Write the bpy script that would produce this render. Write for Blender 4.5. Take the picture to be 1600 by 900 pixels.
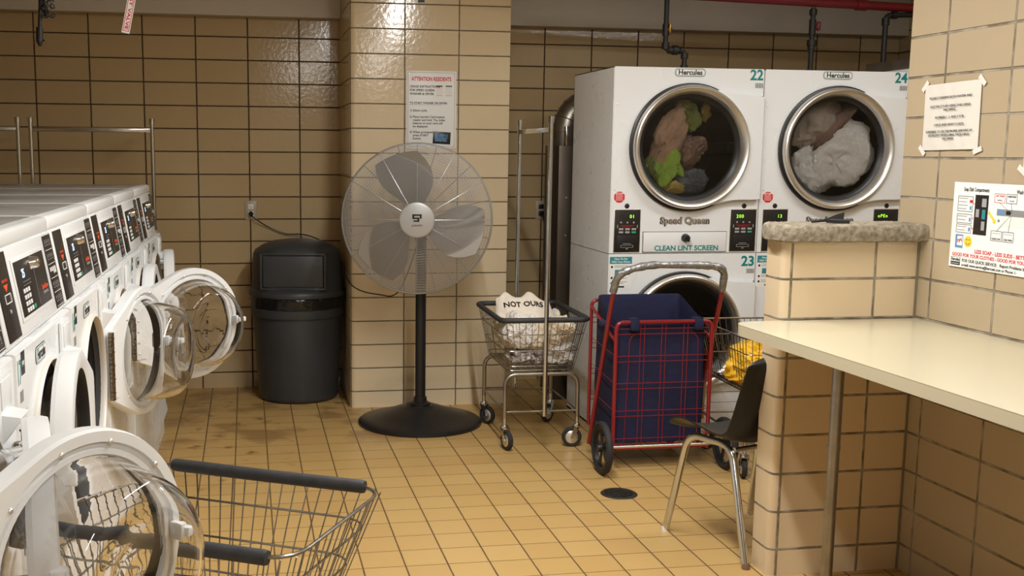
import bpy, bmesh, math, random
from mathutils import Vector, Matrix, Euler, noise
PI = math.pi
R = math.radians
sc = bpy.context.scene
for o in list(bpy.data.objects): bpy.data.objects.remove(o)
COL = sc.collection

# ---------------------------------------------------------------- camera
cd = bpy.data.cameras.new('camera'); cam = bpy.data.objects.new('camera', cd); COL.objects.link(cam)
F_, YAW, PITCH, ROLL = 1700.6453, .1674, .1423, .0073
fw = Vector((math.sin(YAW)*math.cos(PITCH), math.cos(YAW)*math.cos(PITCH), -math.sin(PITCH)))
rt = Vector((math.cos(YAW), -math.sin(YAW), 0)); up = rt.cross(fw)
c_, s_ = math.cos(ROLL), math.sin(ROLL)
r2 = c_*rt + s_*up; u2 = -s_*rt + c_*up
M = Matrix((r2, u2, -fw)).transposed().to_4x4(); M.translation = Vector((1.19799826, -6.73930153, 1.45780332))
cam.matrix_world = M
cd.sensor_width = 36; cd.lens = F_*36/1600
cd.shift_x = 127.47/1600; cd.shift_y = 30.83/1600
cd.clip_start = .02
sc.camera = cam
# ---------------------------------------------------------------- world, light, exposure
w = bpy.data.worlds.new('world'); sc.world = w; w.use_nodes = True
w.node_tree.nodes['Background'].inputs[0].default_value = (.9, .85, .75, 1)
w.node_tree.nodes['Background'].inputs[1].default_value = .05
sc.view_settings.view_transform = 'Standard'; sc.view_settings.look = 'None'
sc.view_settings.exposure = 0.12; sc.view_settings.gamma = 1; sc.view_settings.use_curve_mapping = False
LIGHTS = [  # x, y, z, size x, size y, watts
    (2.15, -3.8, 2.60, .07, 2.6, 78),
    (1.95, -7.9, 2.60, .10, 1.8, 58),
    (4.2, -2.6, 2.60, 1.2, .10, 18),
]
def area_lamp(x, y, z, sx, sy, wt):
    l = bpy.data.lights.new('tube_light', 'AREA'); l.shape = 'RECTANGLE'; l.size = sx; l.size_y = sy
    l.energy = wt; l.color = (1, .98, .945)
    o = bpy.data.objects.new('tube_light', l); o.location = (x, y, z-.05); COL.objects.link(o)
for a in LIGHTS: area_lamp(*a)

# ---------------------------------------------------------------- materials
MATS = {}
def mat(name, col, rough=.5, metal=0, **k):
    if name in MATS: return MATS[name]
    m = bpy.data.materials.new(name); m.use_nodes = True; MATS[name] = m
    nt = m.node_tree; b = nt.nodes['Principled BSDF']
    b.inputs['Base Color'].default_value = (*col, 1); b.inputs['Roughness'].default_value = rough
    b.inputs['Metallic'].default_value = metal
    if k.get('trans'): b.inputs['Transmission Weight'].default_value = k['trans']
    if k.get('ior'): b.inputs['IOR'].default_value = k['ior']
    if k.get('coat'): b.inputs['Coat Weight'].default_value = k['coat']
    if k.get('sheen'): b.inputs['Sheen Weight'].default_value = k['sheen']
    if k.get('emit'):
        b.inputs['Emission Color'].default_value = (*col, 1); b.inputs['Emission Strength'].default_value = k['emit']
    if k.get('sss'):
        b.inputs['Subsurface Weight'].default_value = k['sss']
    v = k.get('var', 0); sc_ = k.get('scale', 8)
    if v or k.get('bump') or k.get('rvar'):
        tc = nt.nodes.new('ShaderNodeTexCoord'); n = nt.nodes.new('ShaderNodeTexNoise')
        n.inputs['Scale'].default_value = sc_; n.inputs['Detail'].default_value = k.get('detail', 4)
        nt.links.new(tc.outputs['Object'], n.inputs['Vector'])
        if v:
            mx = nt.nodes.new('ShaderNodeMix'); mx.data_type = 'RGBA'
            c2 = k.get('col2', tuple(max(0, c*(1-v)) for c in col))
            mx.inputs[6].default_value = (*col, 1); mx.inputs[7].default_value = (*c2, 1)
            rp = nt.nodes.new('ShaderNodeMapRange'); rp.inputs[1].default_value = .35; rp.inputs[2].default_value = .65
            nt.links.new(n.outputs[0], rp.inputs[0]); nt.links.new(rp.outputs[0], mx.inputs[0])
            nt.links.new(mx.outputs[2], b.inputs['Base Color'])
        if k.get('rvar'):
            rp = nt.nodes.new('ShaderNodeMapRange'); rp.inputs[1].default_value = .3; rp.inputs[2].default_value = .7
            rp.inputs[3].default_value = max(0, rough-k['rvar']); rp.inputs[4].default_value = rough+k['rvar']
            nt.links.new(n.outputs[0], rp.inputs[0]); nt.links.new(rp.outputs[0], b.inputs['Roughness'])
        if k.get('bump'):
            bp = nt.nodes.new('ShaderNodeBump'); bp.inputs['Strength'].default_value = 1
            bp.inputs['Distance'].default_value = k['bump']
            nt.links.new(n.outputs[0], bp.inputs['Height']); nt.links.new(bp.outputs[0], b.inputs['Normal'])
    return m

def tile_mat(name, col, grout, jw, jh, W=1.0, H=1.0, var=.12, rough=.22, stain=None, grout2=None, wav=.0006, tone=None):
    """stack bond tiles from UV (in tile units)."""
    m = bpy.data.materials.new(name); m.use_nodes = True; nt = m.node_tree; N = nt.nodes; L = nt.links
    b = N['Principled BSDF']
    def mth(op, a, c=None, **k):
        n = N.new('ShaderNodeMath'); n.operation = op
        for i, v in enumerate((a, c)):
            if v is None: continue
            if hasattr(v, 'links'): L.new(v, n.inputs[i])
            else: n.inputs[i].default_value = v
        return n.outputs[0]
    uv = N.new('ShaderNodeUVMap'); uv.uv_map = 'UVMap'
    sp = N.new('ShaderNodeSeparateXYZ'); L.new(uv.outputs[0], sp.inputs[0])
    tc = N.new('ShaderNodeTexCoord')
    wn = N.new('ShaderNodeTexNoise'); wn.inputs['Scale'].default_value = 25; L.new(tc.outputs['Object'], wn.inputs['Vector'])
    wob = mth('MULTIPLY', mth('SUBTRACT', wn.outputs[0], .5), .012)
    u = mth('ADD', sp.outputs[0], wob); v = mth('ADD', sp.outputs[1], wob)
    fu = mth('FRACT', u); fv = mth('FRACT', v)
    du = mth('MINIMUM', fu, mth('SUBTRACT', 1, fu)); dv = mth('MINIMUM', fv, mth('SUBTRACT', 1, fv))
    def edge(d, j):
        r = N.new('ShaderNodeMapRange'); r.inputs[1].default_value = j*.75; r.inputs[2].default_value = j*1.3
        L.new(d, r.inputs[0]); return r.outputs[0]
    eu = edge(du, jw); ev = edge(dv, jh)
    face = mth('MULTIPLY', eu, ev)
    cb = N.new('ShaderNodeCombineXYZ'); L.new(mth('FLOOR', u), cb.inputs[0]); L.new(mth('FLOOR', v), cb.inputs[1])
    wh = N.new('ShaderNodeTexWhiteNoise'); wh.noise_dimensions = '3D'; L.new(cb.outputs[0], wh.inputs['Vector'])
    # tile colour: per tile tone + cloudy glaze
    n1 = N.new('ShaderNodeTexNoise'); n1.inputs['Scale'].default_value = 6; n1.inputs['Detail'].default_value = 5
    L.new(tc.outputs['Object'], n1.inputs['Vector'])
    k = mth('ADD', mth('MULTIPLY', wh.outputs[0], .6), mth('MULTIPLY', n1.outputs[0], .4))
    mx = N.new('ShaderNodeMix'); mx.data_type = 'RGBA'
    mx.inputs[6].default_value = (*col, 1)
    c2 = tone or (col[0]*(1-var*.7), col[1]*(1-var), col[2]*(1-var*1.3))
    mx.inputs[7].default_value = (*c2, 1); L.new(k, mx.inputs[0])
    tcol = mx.outputs[2]
    # grout, blotchy
    n2 = N.new('ShaderNodeTexNoise'); n2.inputs['Scale'].default_value = 14; n2.inputs['Detail'].default_value = 6
    L.new(tc.outputs['Object'], n2.inputs['Vector'])
    rg = N.new('ShaderNodeMapRange'); rg.inputs[1].default_value = .4; rg.inputs[2].default_value = .62; L.new(n2.outputs[0], rg.inputs[0])
    mg = N.new('ShaderNodeMix'); mg.data_type = 'RGBA'; mg.inputs[6].default_value = (*grout, 1)
    mg.inputs[7].default_value = (*(grout2 or tuple(min(1, c*1.6) for c in grout)), 1); L.new(rg.outputs[0], mg.inputs[0])
    mf = N.new('ShaderNodeMix'); mf.data_type = 'RGBA'; L.new(face, mf.inputs[0]); L.new(mg.outputs[2], mf.inputs[6]); L.new(tcol, mf.inputs[7])
    out = mf.outputs[2]
    if stain:   # list of dirty patches (x0, x1, y0, y1) in world metres: grime with a blotchy shape of its own
        ge = N.new('ShaderNodeNewGeometry'); sg = N.new('ShaderNodeSeparateXYZ'); L.new(ge.outputs['Position'], sg.inputs[0])
        for (x0, x1, y0, y1, cut, dcol, scl) in stain:
            def band(s, a, c, f=.15):
                r1 = N.new('ShaderNodeMapRange'); r1.inputs[1].default_value = a-f; r1.inputs[2].default_value = a+f; L.new(s, r1.inputs[0])
                r3 = N.new('ShaderNodeMapRange'); r3.inputs[1].default_value = c+f; r3.inputs[2].default_value = c-f; L.new(s, r3.inputs[0])
                return mth('MULTIPLY', r1.outputs[0], r3.outputs[0])
            msk = mth('MULTIPLY', band(sg.outputs[0], x0, x1), band(sg.outputs[1], y0, y1))
            n3 = N.new('ShaderNodeTexNoise'); n3.inputs['Scale'].default_value = scl; n3.inputs['Detail'].default_value = 5
            L.new(ge.outputs['Position'], n3.inputs['Vector'])
            r = N.new('ShaderNodeMapRange'); r.inputs[1].default_value = cut; r.inputs[2].default_value = cut+.09; L.new(n3.outputs[0], r.inputs[0])
            a = mth('MULTIPLY', mth('MULTIPLY', msk, r.outputs[0]), .75)
            ms = N.new('ShaderNodeMix'); ms.data_type = 'RGBA'; L.new(a, ms.inputs[0]); L.new(out, ms.inputs[6]); ms.inputs[7].default_value = (*dcol, 1)
            out = ms.outputs[2]
    L.new(out, b.inputs['Base Color'])
    rr = N.new('ShaderNodeMapRange'); rr.inputs[3].default_value = .85; rr.inputs[4].default_value = rough; L.new(face, rr.inputs[0])
    L.new(rr.outputs[0], b.inputs['Roughness'])
    n4 = N.new('ShaderNodeTexNoise'); n4.inputs['Scale'].default_value = 45; n4.inputs['Detail'].default_value = 2
    L.new(tc.outputs['Object'], n4.inputs['Vector'])
    b1 = N.new('ShaderNodeBump'); b1.inputs['Distance'].default_value = wav; L.new(n4.outputs[0], b1.inputs['Height'])
    b2 = N.new('ShaderNodeBump'); b2.inputs['Distance'].default_value = .003; L.new(face, b2.inputs['Height']); L.new(b1.outputs[0], b2.inputs['Normal'])
    L.new(b2.outputs[0], b.inputs['Normal'])
    MATS[name] = m
    return m

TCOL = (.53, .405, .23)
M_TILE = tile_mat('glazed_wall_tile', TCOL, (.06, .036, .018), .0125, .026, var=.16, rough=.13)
M_TILE2 = tile_mat('glazed_wall_tile_dimmed', (.455, .37, .25), (.16, .13, .09), .0125, .028, var=.10, rough=.2, grout2=(.36, .31, .24))  # right wall copy of the tile, colour darkened to offset the close lamp
M_TILE4 = tile_mat('glazed_half_wall_tile_lit', (.70, .57, .385), (.16, .13, .09), .0125, .028, var=.10, rough=.2, grout2=(.36, .31, .24))  # same tile as the right wall, extra light painted into its colour
M_TILE3 = tile_mat('glazed_pillar_tile_lit', (.73, .61, .415), (.15, .115, .07), .010, .022, var=.12, rough=.13, grout2=(.22, .17, .11))  # same glazed tile again, colour raised to stand in for light on the pillar
M_FLOOR = tile_mat('quarry_floor_tile', (.555, .37, .14), (.16, .08, .025), .016, .0105, var=.22, rough=.38, wav=.0004, grout2=(.10, .06, .03), tone=(.50, .31, .11),
                   stain=[(.72, 1.35, -2.1, -.35, .60, (.12, .06, .02), 9), (.72, 2.0, -1.4, 0, .52, (.28, .16, .06), 3), (1.6, 1.9, -.7, 0, .5, (.14, .09, .04), 12)])
M_PAINT = mat('soffit_paint', (.62, .57, .50), .6, var=.08, scale=3)
M_CEIL = mat('ceiling_paint', (.75, .72, .66), .8, var=.05, scale=2)
M_ENAMEL = mat('white_enamel', (.80, .82, .83), .28, rvar=.015, scale=5)
M_LIDTOP = mat('scuffed_white_top', (.42, .41, .40), .3, var=.35, scale=3.5, col2=(.26, .25, .23))
M_WPLAST = mat('white_plastic', (.81, .83, .84), .3)
M_CREAM = mat('cream_plastic', (.74, .71, .65), .35)
M_BLACK = mat('black_panel', (.018, .015, .013), .35)
M_BPLAST = mat('black_plastic', (.012, .012, .013), .38)
M_DRUM = mat('dark_drum', (.045, .045, .048), .3, .8)
M_DARKIN = mat('dark_interior', (.012, .012, .012), .6)
M_RUBBER = mat('rubber', (.02, .02, .021), .7)
M_CHROME = mat('chrome', (.62, .64, .66), .16, 1, rvar=.06, scale=30)
M_WIRE = mat('wire_steel', (.34, .325, .30), .3, 1, var=.3, scale=25)
M_STEEL = mat('brushed_steel', (.80, .79, .76), .36, 1)
M_HINGE = mat('worn_hinge', (.30, .24, .17), .35, 1, var=.6, scale=120)
M_DULL = mat('dull_steel_pole', (.42, .39, .34), .4, 1, var=.35, scale=9)
M_GLASS = mat('clear_glass', (1, 1, 1), .0, trans=1, ior=1.45)
M_TINT = mat('tinted_dryer_glass', (.86, .87, .88), .0, trans=1, ior=1.3)
M_TEAL = mat('teal_print', (.0, .22, .22), .4)
M_BLUEG = mat('teal_label', (.03, .25, .28), .4)
M_INK = mat('black_ink', (.01, .01, .01), .5)
M_GREY = mat('grey_print', (.35, .35, .36), .5)
M_WHITEP = mat('white_print', (.85, .85, .83), .4)
M_REDP = mat('red_print', (.62, .02, .03), .4)
M_ORANGE = mat('orange_print', (.8, .10, .03), .4)
M_GREENB = mat('green_button', (.02, .35, .2), .4)
M_LEDG = mat('green_led', (.35, 1, .05), .4, emit=1.3)
M_LEDB = mat('blue_led', (.45, .65, 1), .4, emit=1.6)
M_PAPER = mat('paper', (.80, .78, .74), .5)
M_SLEEVE = mat('plastic_sleeve_paper', (.74, .70, .63), .12, bump=.004, scale=9, coat=.6)
M_FOAM = mat('dark_foam_sleeve', (.035, .036, .04), .6, var=.3, scale=30)
M_TRASH = mat('grey_bin_plastic', (.040, .045, .050), .45, var=.15, scale=6)
M_BAGBLK = mat('black_bin_liner', (.008, .008, .009), .12, bump=.004, scale=30)
M_REDPAINT = mat('red_cart_paint', (.25, .012, .017), .32, coat=.3)
M_REDPIPE = mat('red_pipe_paint', (.17, .008, .014), .4)
M_NAVY = mat('navy_canvas', (.009, .012, .055), .8, var=.25, scale=40, bump=.0008)
M_TAPE = mat('duct_tape', (.36, .36, .36), .28, .6, bump=.006, scale=60, var=.3)
M_IRON = mat('black_iron_pipe', (.014, .012, .011), .5)
M_BRASS = mat('brass', (.45, .27, .06), .35, .9)
M_FANBLK = mat('black_fan_stand', (.010, .010, .011), .38, bump=.0004, scale=200)
M_FANWIRE = mat('silver_cage_wire', (.40, .41, .42), .35, 1)
M_BLADE = mat('aluminium_blade', (.26, .24, .21), .6, .3)
M_HUB = mat('silver_hub', (.42, .42, .41), .4, .3)
M_LAMI = mat('cream_laminate', (.57, .52, .375), .22, var=.03, scale=2)
M_EDGE = mat('dark_seam', (.10, .08, .05), .6)
M_CONC = mat('rough_concrete', (.34, .29, .21), .9, var=.5, scale=55, detail=8, bump=.006)
M_SHELL = mat('black_chair_shell', (.006, .006, .006), .42, bump=.0003, scale=300)
M_YELLOW = mat('yellow_plastic_bag', (.85, .50, .03), .3, sss=.1, bump=.003, scale=25)
M_CLOTHW = mat('white_linen', (.78, .74, .68), .9, bump=.002, scale=60, var=.12)
M_CLOTHC = mat('cream_linen', (.74, .64, .48), .9, bump=.002, scale=60, var=.15)
M_CLOTHS = mat('spotted_cloth', (.76, .72, .68), .9, var=.8, scale=45, col2=(.10, .05, .06))
M_BROWN = mat('brown_cloth', (.22, .13, .09), .9, var=.3, scale=20)
M_TAN = mat('tan_cloth', (.42, .26, .16), .9, var=.3, scale=20)
M_TAUPE = mat('taupe_cloth', (.42, .35, .28), .9, var=.3, scale=12)
M_LIME = mat('lime_cloth', (.28, .42, .05), .9, var=.25, scale=12)
M_OLIVE = mat('olive_cloth', (.16, .19, .04), .9, var=.3, scale=12)
M_MUST = mat('mustard_cloth', (.42, .30, .06), .9, var=.3, scale=12)
M_GREYC = mat('grey_cloth', (.10, .105, .12), .9, var=.3, scale=12)
M_DUCT = mat('galvanised_duct', (.34, .31, .27), .35, .9, var=.3, scale=7)
M_DUCTP = mat('brown_sheet_metal', (.10, .08, .06), .4, .6, var=.2, scale=5)
M_OUTLET = mat('outlet_plate', (.45, .38, .27), .4)
M_BARCODE = mat('barcode_grey', (.25, .25, .25), .6)
M_SMILE = mat('yellow_print', (.85, .62, .05), .5)
M_BLUEP = mat('blue_print', (.12, .28, .55), .5)
M_PHOTO = mat('device_photo', (.03, .06, .12), .3, var=.8, scale=60, col2=(.15, .3, .5))

# ---------------------------------------------------------------- mesh builder
class MB:
    def __init__(s): s.v = []; s.f = []; s.m = []; s.s = []; s.mats = []; s.uv = {}
    def mi(s, m):
        if m not in s.mats: s.mats.append(m)
        return s.mats.index(m)
    def add(s, vs, fs, m, smooth=False, T=None):
        b = len(s.v)
        s.v += [tuple(T @ Vector(p)) if T is not None else tuple(p) for p in vs]
        i = s.mi(m)
        for f in fs: s.f.append(tuple(b+k for k in f)); s.m.append(i); s.s.append(smooth)
        return s
    def box(s, x0, x1, y0, y1, z0, z1, m, T=None, r=0, seg=2):
        if r <= 0:
            vs = [(x, y, z) for x in (x0, x1) for y in (y0, y1) for z in (z0, z1)]
            fs = [(0, 1, 3, 2), (4, 6, 7, 5), (0, 4, 5, 1), (2, 3, 7, 6), (0, 2, 6, 4), (1, 5, 7, 3)]
            return s.add(vs, fs, m, False, T)
        bm = bmesh.new(); bmesh.ops.create_cube(bm, size=1)
        for v in bm.verts: v.co = Vector(((x0+x1)/2+v.co.x*(x1-x0), (y0+y1)/2+v.co.y*(y1-y0), (z0+z1)/2+v.co.z*(z1-z0)))
        r = min(r, .49*min(x1-x0, y1-y0, z1-z0))
        bmesh.ops.bevel(bm, geom=list(bm.edges), offset=r, segments=seg, profile=.5, affect='EDGES')
        s.bm(bm, m, True, T); return s
    def bm(s, bm, m, smooth=False, T=None):
        bm.verts.ensure_lookup_table(); bm.verts.index_update()
        s.add([v.co.copy() for v in bm.verts], [[v.index for v in f.verts] for f in bm.faces], m, smooth, T); bm.free(); return s
    def tube(s, pts, r, m, n=8, closed=False, cap=True, T=None, smooth=True):
        P = [Vector(p) for p in pts]; k = len(P); vs = []; fs = []
        if k < 2: return s
        rr = r if isinstance(r, (list, tuple)) else [r]*k
        tan = []
        for i in range(k):
            if closed: t = (P[(i+1) % k]-P[i-1])
            else: t = P[min(i+1, k-1)]-P[max(i-1, 0)]
            tan.append(t.normalized())
        a = Vector((0, 0, 1)) if abs(tan[0].z) < .9 else Vector((1, 0, 0))
        nrm = (a-tan[0]*a.dot(tan[0])).normalized()
        for i in range(k):
            t = tan[i]; nrm = (nrm-t*nrm.dot(t))
            nrm = nrm.normalized() if nrm.length > 1e-6 else t.orthogonal().normalized()
            bi = t.cross(nrm)
            for j in range(n):
                an = 2*PI*(j+.5)/n; vs.append(P[i]+(nrm*math.cos(an)+bi*math.sin(an))*rr[i])
        for i in range(k if closed else k-1):
            i2 = (i+1) % k
            for j in range(n): fs.append((i*n+j, i*n+(j+1) % n, i2*n+(j+1) % n, i2*n+j))
        if cap and not closed: fs.append(tuple(range(n-1, -1, -1))); fs.append(tuple((k-1)*n+j for j in range(n)))
        return s.add(vs, fs, m, smooth and n > 4, T)
    def lathe(s, prof, m, n=32, T=None, smooth=True, a0=0, a1=2*PI):
        """prof: (r, z) pairs about z."""
        full = abs(a1-a0-2*PI) < 1e-6; k = len(prof); vs = []; fs = []; nn = n if full else n+1
        for r, z in prof:
            for j in range(nn):
                an = a0+(a1-a0)*j/n; vs.append((r*math.cos(an), r*math.sin(an), z))
        for i in range(k-1):
            for j in range(n):
                j2 = (j+1) % nn
                q = (i*nn+j, i*nn+j2, (i+1)*nn+j2, (i+1)*nn+j)
                fs.append(q)
        return s.add(vs, fs, m, smooth, T)
    def prism(s, poly, z0, z1, m, T=None, smooth=False):
        n = len(poly); vs = [(x, y, z0) for x, y in poly]+[(x, y, z1) for x, y in poly]
        fs = [tuple(range(n-1, -1, -1)), tuple(range(n, 2*n))]+[(i, (i+1) % n, n+(i+1) % n, n+i) for i in range(n)]
        return s.add(vs, fs, m, smooth, T)
    def sweepY(s, poly, y0, y1, m, T=None):   # polygon in (x,z) extruded along y
        n = len(poly); vs = [(x, y0, z) for x, z in poly]+[(x, y1, z) for x, z in poly]
        fs = [tuple(range(n-1, -1, -1)), tuple(range(n, 2*n))]+[(i, (i+1) % n, n+(i+1) % n, n+i) for i in range(n)]
        return s.add(vs, fs, m, False, T)
    def text(s, txt, size, m, T, align='CENTER', bold=0, ext=.0003, space=1.0, fit=None):
        """lettering in the local xy plane, centred on the origin vertically"""
        cu = bpy.data.curves.new('lettering', 'FONT'); cu.body = txt; cu.size = size; cu.align_x = align; cu.align_y = 'CENTER'
        cu.extrude = ext; cu.offset = bold*size; cu.space_character = space; cu.resolution_u = 3
        o = bpy.data.objects.new('lettering', cu); COL.objects.link(o)
        me = bpy.data.meshes.new_from_object(o)
        vs = [v.co.copy() for v in me.vertices]
        if fit and vs:
            wd = max(v.x for v in vs)-min(v.x for v in vs)
            for v in vs: v.x *= fit/wd
        s.add(vs, [tuple(p.vertices) for p in me.polygons], m, False, T)
        bpy.data.objects.remove(o); bpy.data.curves.remove(cu); bpy.data.meshes.remove(me); return s
    def build(s, name, parent=None, loc=(0, 0, 0), rot=None, recalc=True, autosmooth=True):
        me = bpy.data.meshes.new(name); me.from_pydata(s.v, [], s.f)
        for m in s.mats: me.materials.append(m)
        me.polygons.foreach_set('material_index', s.m); me.polygons.foreach_set('use_smooth', s.s)
        me.update()
        if recalc:
            bm = bmesh.new(); bm.from_mesh(me); bmesh.ops.recalc_face_normals(bm, faces=bm.faces); bm.to_mesh(me); bm.free()
        if autosmooth and any(s.s):
            try: me.set_sharp_from_angle(angle=R(42))
            except Exception: pass
        o = bpy.data.objects.new(name, me); COL.objects.link(o); o.location = loc
        if rot: o.rotation_euler = rot
        if parent: o.parent = parent
        return o

def thing(name, label, cat, loc=(0, 0, 0), rz=0, group=None):
    o = bpy.data.objects.new(name, None); o.empty_display_size = .05; COL.objects.link(o)
    o.location = loc; o.rotation_euler = (0, 0, rz); return tag(o, label, cat, group)
def tag(o, label, cat, group=None):
    o['label'] = label; o['category'] = cat
    if group: o['group'] = group
    return o
def struct(o): o['kind'] = 'structure'; return o
def copy_tree(o, parent=None):
    c = o.copy(); COL.objects.link(c)
    if parent: c.parent = parent
    for ch in [x for x in bpy.data.objects if x.parent == o and x != c]: copy_tree(ch, c)
    return c
def frame(o, x, y, z=None):
    """matrix from origin o, with local x -> x, y -> y, z -> cross"""
    x = Vector(x).normalized(); y = Vector(y).normalized(); z = x.cross(y) if z is None else Vector(z)
    m = Matrix((x, y, z)).transposed().to_4x4(); m.translation = Vector(o); return m
def arc(c, r, a0, a1, n, ax=(1, 0, 0), ay=(0, 0, 1)):
    ax = Vector(ax); ay = Vector(ay); c = Vector(c)
    return [c+ax*r*math.cos(a0+(a1-a0)*i/n)+ay*r*math.sin(a0+(a1-a0)*i/n) for i in range(n+1)]
def fillet(pts, r, n=5, closed=False):
    """round the corners of a polyline"""
    P = [Vector(p) for p in pts]; out = []; k = len(P)
    rng = range(k) if closed else range(1, k-1)
    if not closed: out.append(P[0])
    for i in rng:
        a, b, c = P[i-1], P[i], P[(i+1) % k]
        d1 = (a-b); d2 = (c-b); rr = min(r, d1.length*.49, d2.length*.49)
        p0 = b+d1.normalized()*rr; p2 = b+d2.normalized()*rr
        for j in range(n+1):
            t = j/n; out.append(p0*(1-t)**2+b*2*t*(1-t)+p2*t*t)
    if not closed: out.append(P[-1])
    return out
def bez(pts, n=8):
    """smooth curve through the points (Catmull-Rom)"""
    P = [Vector(p) for p in pts]; out = []
    for i in range(len(P)-1):
        p0 = P[max(i-1, 0)]; p1 = P[i]; p2 = P[i+1]; p3 = P[min(i+2, len(P)-1)]
        for j in range(n):
            t = j/n
            out.append(.5*((2*p1)+(-p0+p2)*t+(2*p0-5*p1+4*p2-p3)*t*t+(-p0+3*p1-3*p2+p3)*t**3))
    return out+[P[-1]]

def crumple(rx, ry, rz, seed, m, amp=.35, fr=2.2, sub=4, flat=None, T=None, mb=None):
    """a crumpled heap of cloth: folded, displaced ball"""
    bm = bmesh.new(); bmesh.ops.create_icosphere(bm, subdivisions=sub, radius=1)
    off = Vector((seed*3.17, seed*1.31, seed*2.7))
    for v in bm.verts:
        p = v.co.copy()
        q = p*fr+off
        d = Vector((noise.noise(q), noise.noise(q+Vector((7, 3, 1))), noise.noise(q+Vector((2, 9, 5)))))
        q2 = q*1.6+d*1.5
        rdg = 1-abs(noise.noise(q2))*2.2
        r3 = 1-abs(noise.noise(q2*2.3))*2
        k = 1+amp*(noise.noise(q*.6)*1.1+rdg*.34+r3*.09-.2)+.05*math.sin(7*(p.x*math.cos(seed)+p.z*math.sin(seed)+p.y*.5)+3.5*d.x+seed)+.025*math.sin(15*(p.z*math.cos(seed)-p.x*math.sin(seed))+5*d.y)
        p = p*k
        v.co = Vector((p.x*rx, p.y*ry, p.z*rz))
        if flat is not None and v.co.z < flat: v.co.z = flat+(v.co.z-flat)*.1
    mb = mb or MB()
    mb.bm(bm, m, True, T); return mb

# ================================================================ SETTING
HT = .1353; ZOFF = .7087*HT; TW = .3048; CEIL = 2.66
def wallmesh(name, quads, m):
    """quads: list of ((x0,y0),(x1,y1), z0, z1, u0) vertical pieces; u0 = tile coordinate at first point"""
    vs = []; fs = []; uvs = []
    for (a, b, z0, z1, u0) in quads:
        L = math.dist(a, b)/TW; k = len(vs)
        vs += [(*a, z0), (*b, z0), (*b, z1), (*a, z1)]
        fs.append((k, k+1, k+2, k+3))
        v0 = (z0-ZOFF)/HT; v1 = (z1-ZOFF)/HT
        uvs += [(u0, v0), (u0+L, v0), (u0+L, v1), (u0, v1)]
    me = bpy.data.meshes.new(name); me.from_pydata(vs, [], fs); me.materials.append(m)
    ul = me.uv_layers.new(name='UVMap')
    for i, uv in enumerate(uvs): ul.data[i].uv = uv
    me.update(); o = bpy.data.objects.new(name, me); COL.objects.link(o); return struct(o)
def pathwall(name, pts, z0, z1, u0, m, top=True):
    """wall following a plan path, u running along it; pts list of (x,y)"""
    vs = []; fs = []; uvs = []; u = u0
    for i, p in enumerate(pts):
        if i: u += math.dist(pts[i-1], p)/TW
        vs += [(*p, z0), (*p, z1)]; uvs.append(u)
    for i in range(len(pts)-1): fs.append((2*i, 2*i+2, 2*i+3, 2*i+1))
    me = bpy.data.meshes.new(name); 
    if top: fs.append(tuple(2*i+1 for i in range(len(pts))))
    me.from_pydata(vs, [], fs); me.materials.append(m)
    ul = me.uv_layers.new(name='UVMap'); li = 0
    for fi, f in enumerate(fs):
        for vi in f:
            if fi < len(pts)-1: ul.data[li].uv = (uvs[vi//2], (vs[vi][2]-ZOFF)/HT)
            else: ul.data[li].uv = (.5, .5)
            li += 1
    for i, p in enumerate(me.polygons): p.use_smooth = i < len(pts)-1
    me.update()
    try: me.set_sharp_from_angle(angle=R(50))
    except Exception: pass
    o = bpy.data.objects.new(name, me); COL.objects.link(o); return struct(o)
# floor
me = bpy.data.meshes.new('floor'); x0, x1, y0, y1 = -2.2, 5.46, -9.2, 0.
me.from_pydata([(x0, y0, 0), (x1, y0, 0), (x1, y1, 0), (x0, y1, 0)], [], [(0, 1, 2, 3)]); me.materials.append(M_FLOOR)
ul = me.uv_layers.new(name='UVMap')
for i, (x, y) in enumerate([(x0, y0), (x1, y0), (x1, y1), (x0, y1)]): ul.data[i].uv = ((x-1.8865)/.1523, (y+2.0135)/.1524)
fl = bpy.data.objects.new('floor', me); COL.objects.link(fl); struct(fl)
b = MB(); b.box(-2.3, 5.6, -9.3, .1, CEIL, CEIL+.08, M_CEIL); struct(b.build('ceiling'))
b = MB(); b.box(-2.3, 5.6, -9.3, .1, -.1, -.002, M_CONC); struct(b.build('floor'))
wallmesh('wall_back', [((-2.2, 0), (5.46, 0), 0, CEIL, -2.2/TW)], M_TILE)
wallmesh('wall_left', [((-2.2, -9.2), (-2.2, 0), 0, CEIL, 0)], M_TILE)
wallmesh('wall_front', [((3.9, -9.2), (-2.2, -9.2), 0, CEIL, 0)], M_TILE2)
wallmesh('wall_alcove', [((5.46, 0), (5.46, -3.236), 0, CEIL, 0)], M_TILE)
# right wall (very slightly out of square) with its end and the alcove return
RA = .036
def RW(y): return 3.464+math.sin(RA)*(-3.4281-y)
ye = -3.236
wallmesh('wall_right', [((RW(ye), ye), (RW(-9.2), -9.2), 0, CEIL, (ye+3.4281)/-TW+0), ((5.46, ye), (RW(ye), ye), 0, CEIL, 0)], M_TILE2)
# pillar against the back wall
px0, px1, py = 1.7678, 2.6695, -.6517
corner = [(px0+.03-.03*math.sin(a), py+.03-.03*math.cos(a)) for a in [i*PI/2/6 for i in range(7)]]
pts = [(px1, 0), (px1, py)]+corner+[(px0, 0)]
L0 = .6517+(px1-2.0729)
pathwall('wall_pillar', pts, 0, CEIL, -L0/TW, M_TILE3, top=False)
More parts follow.
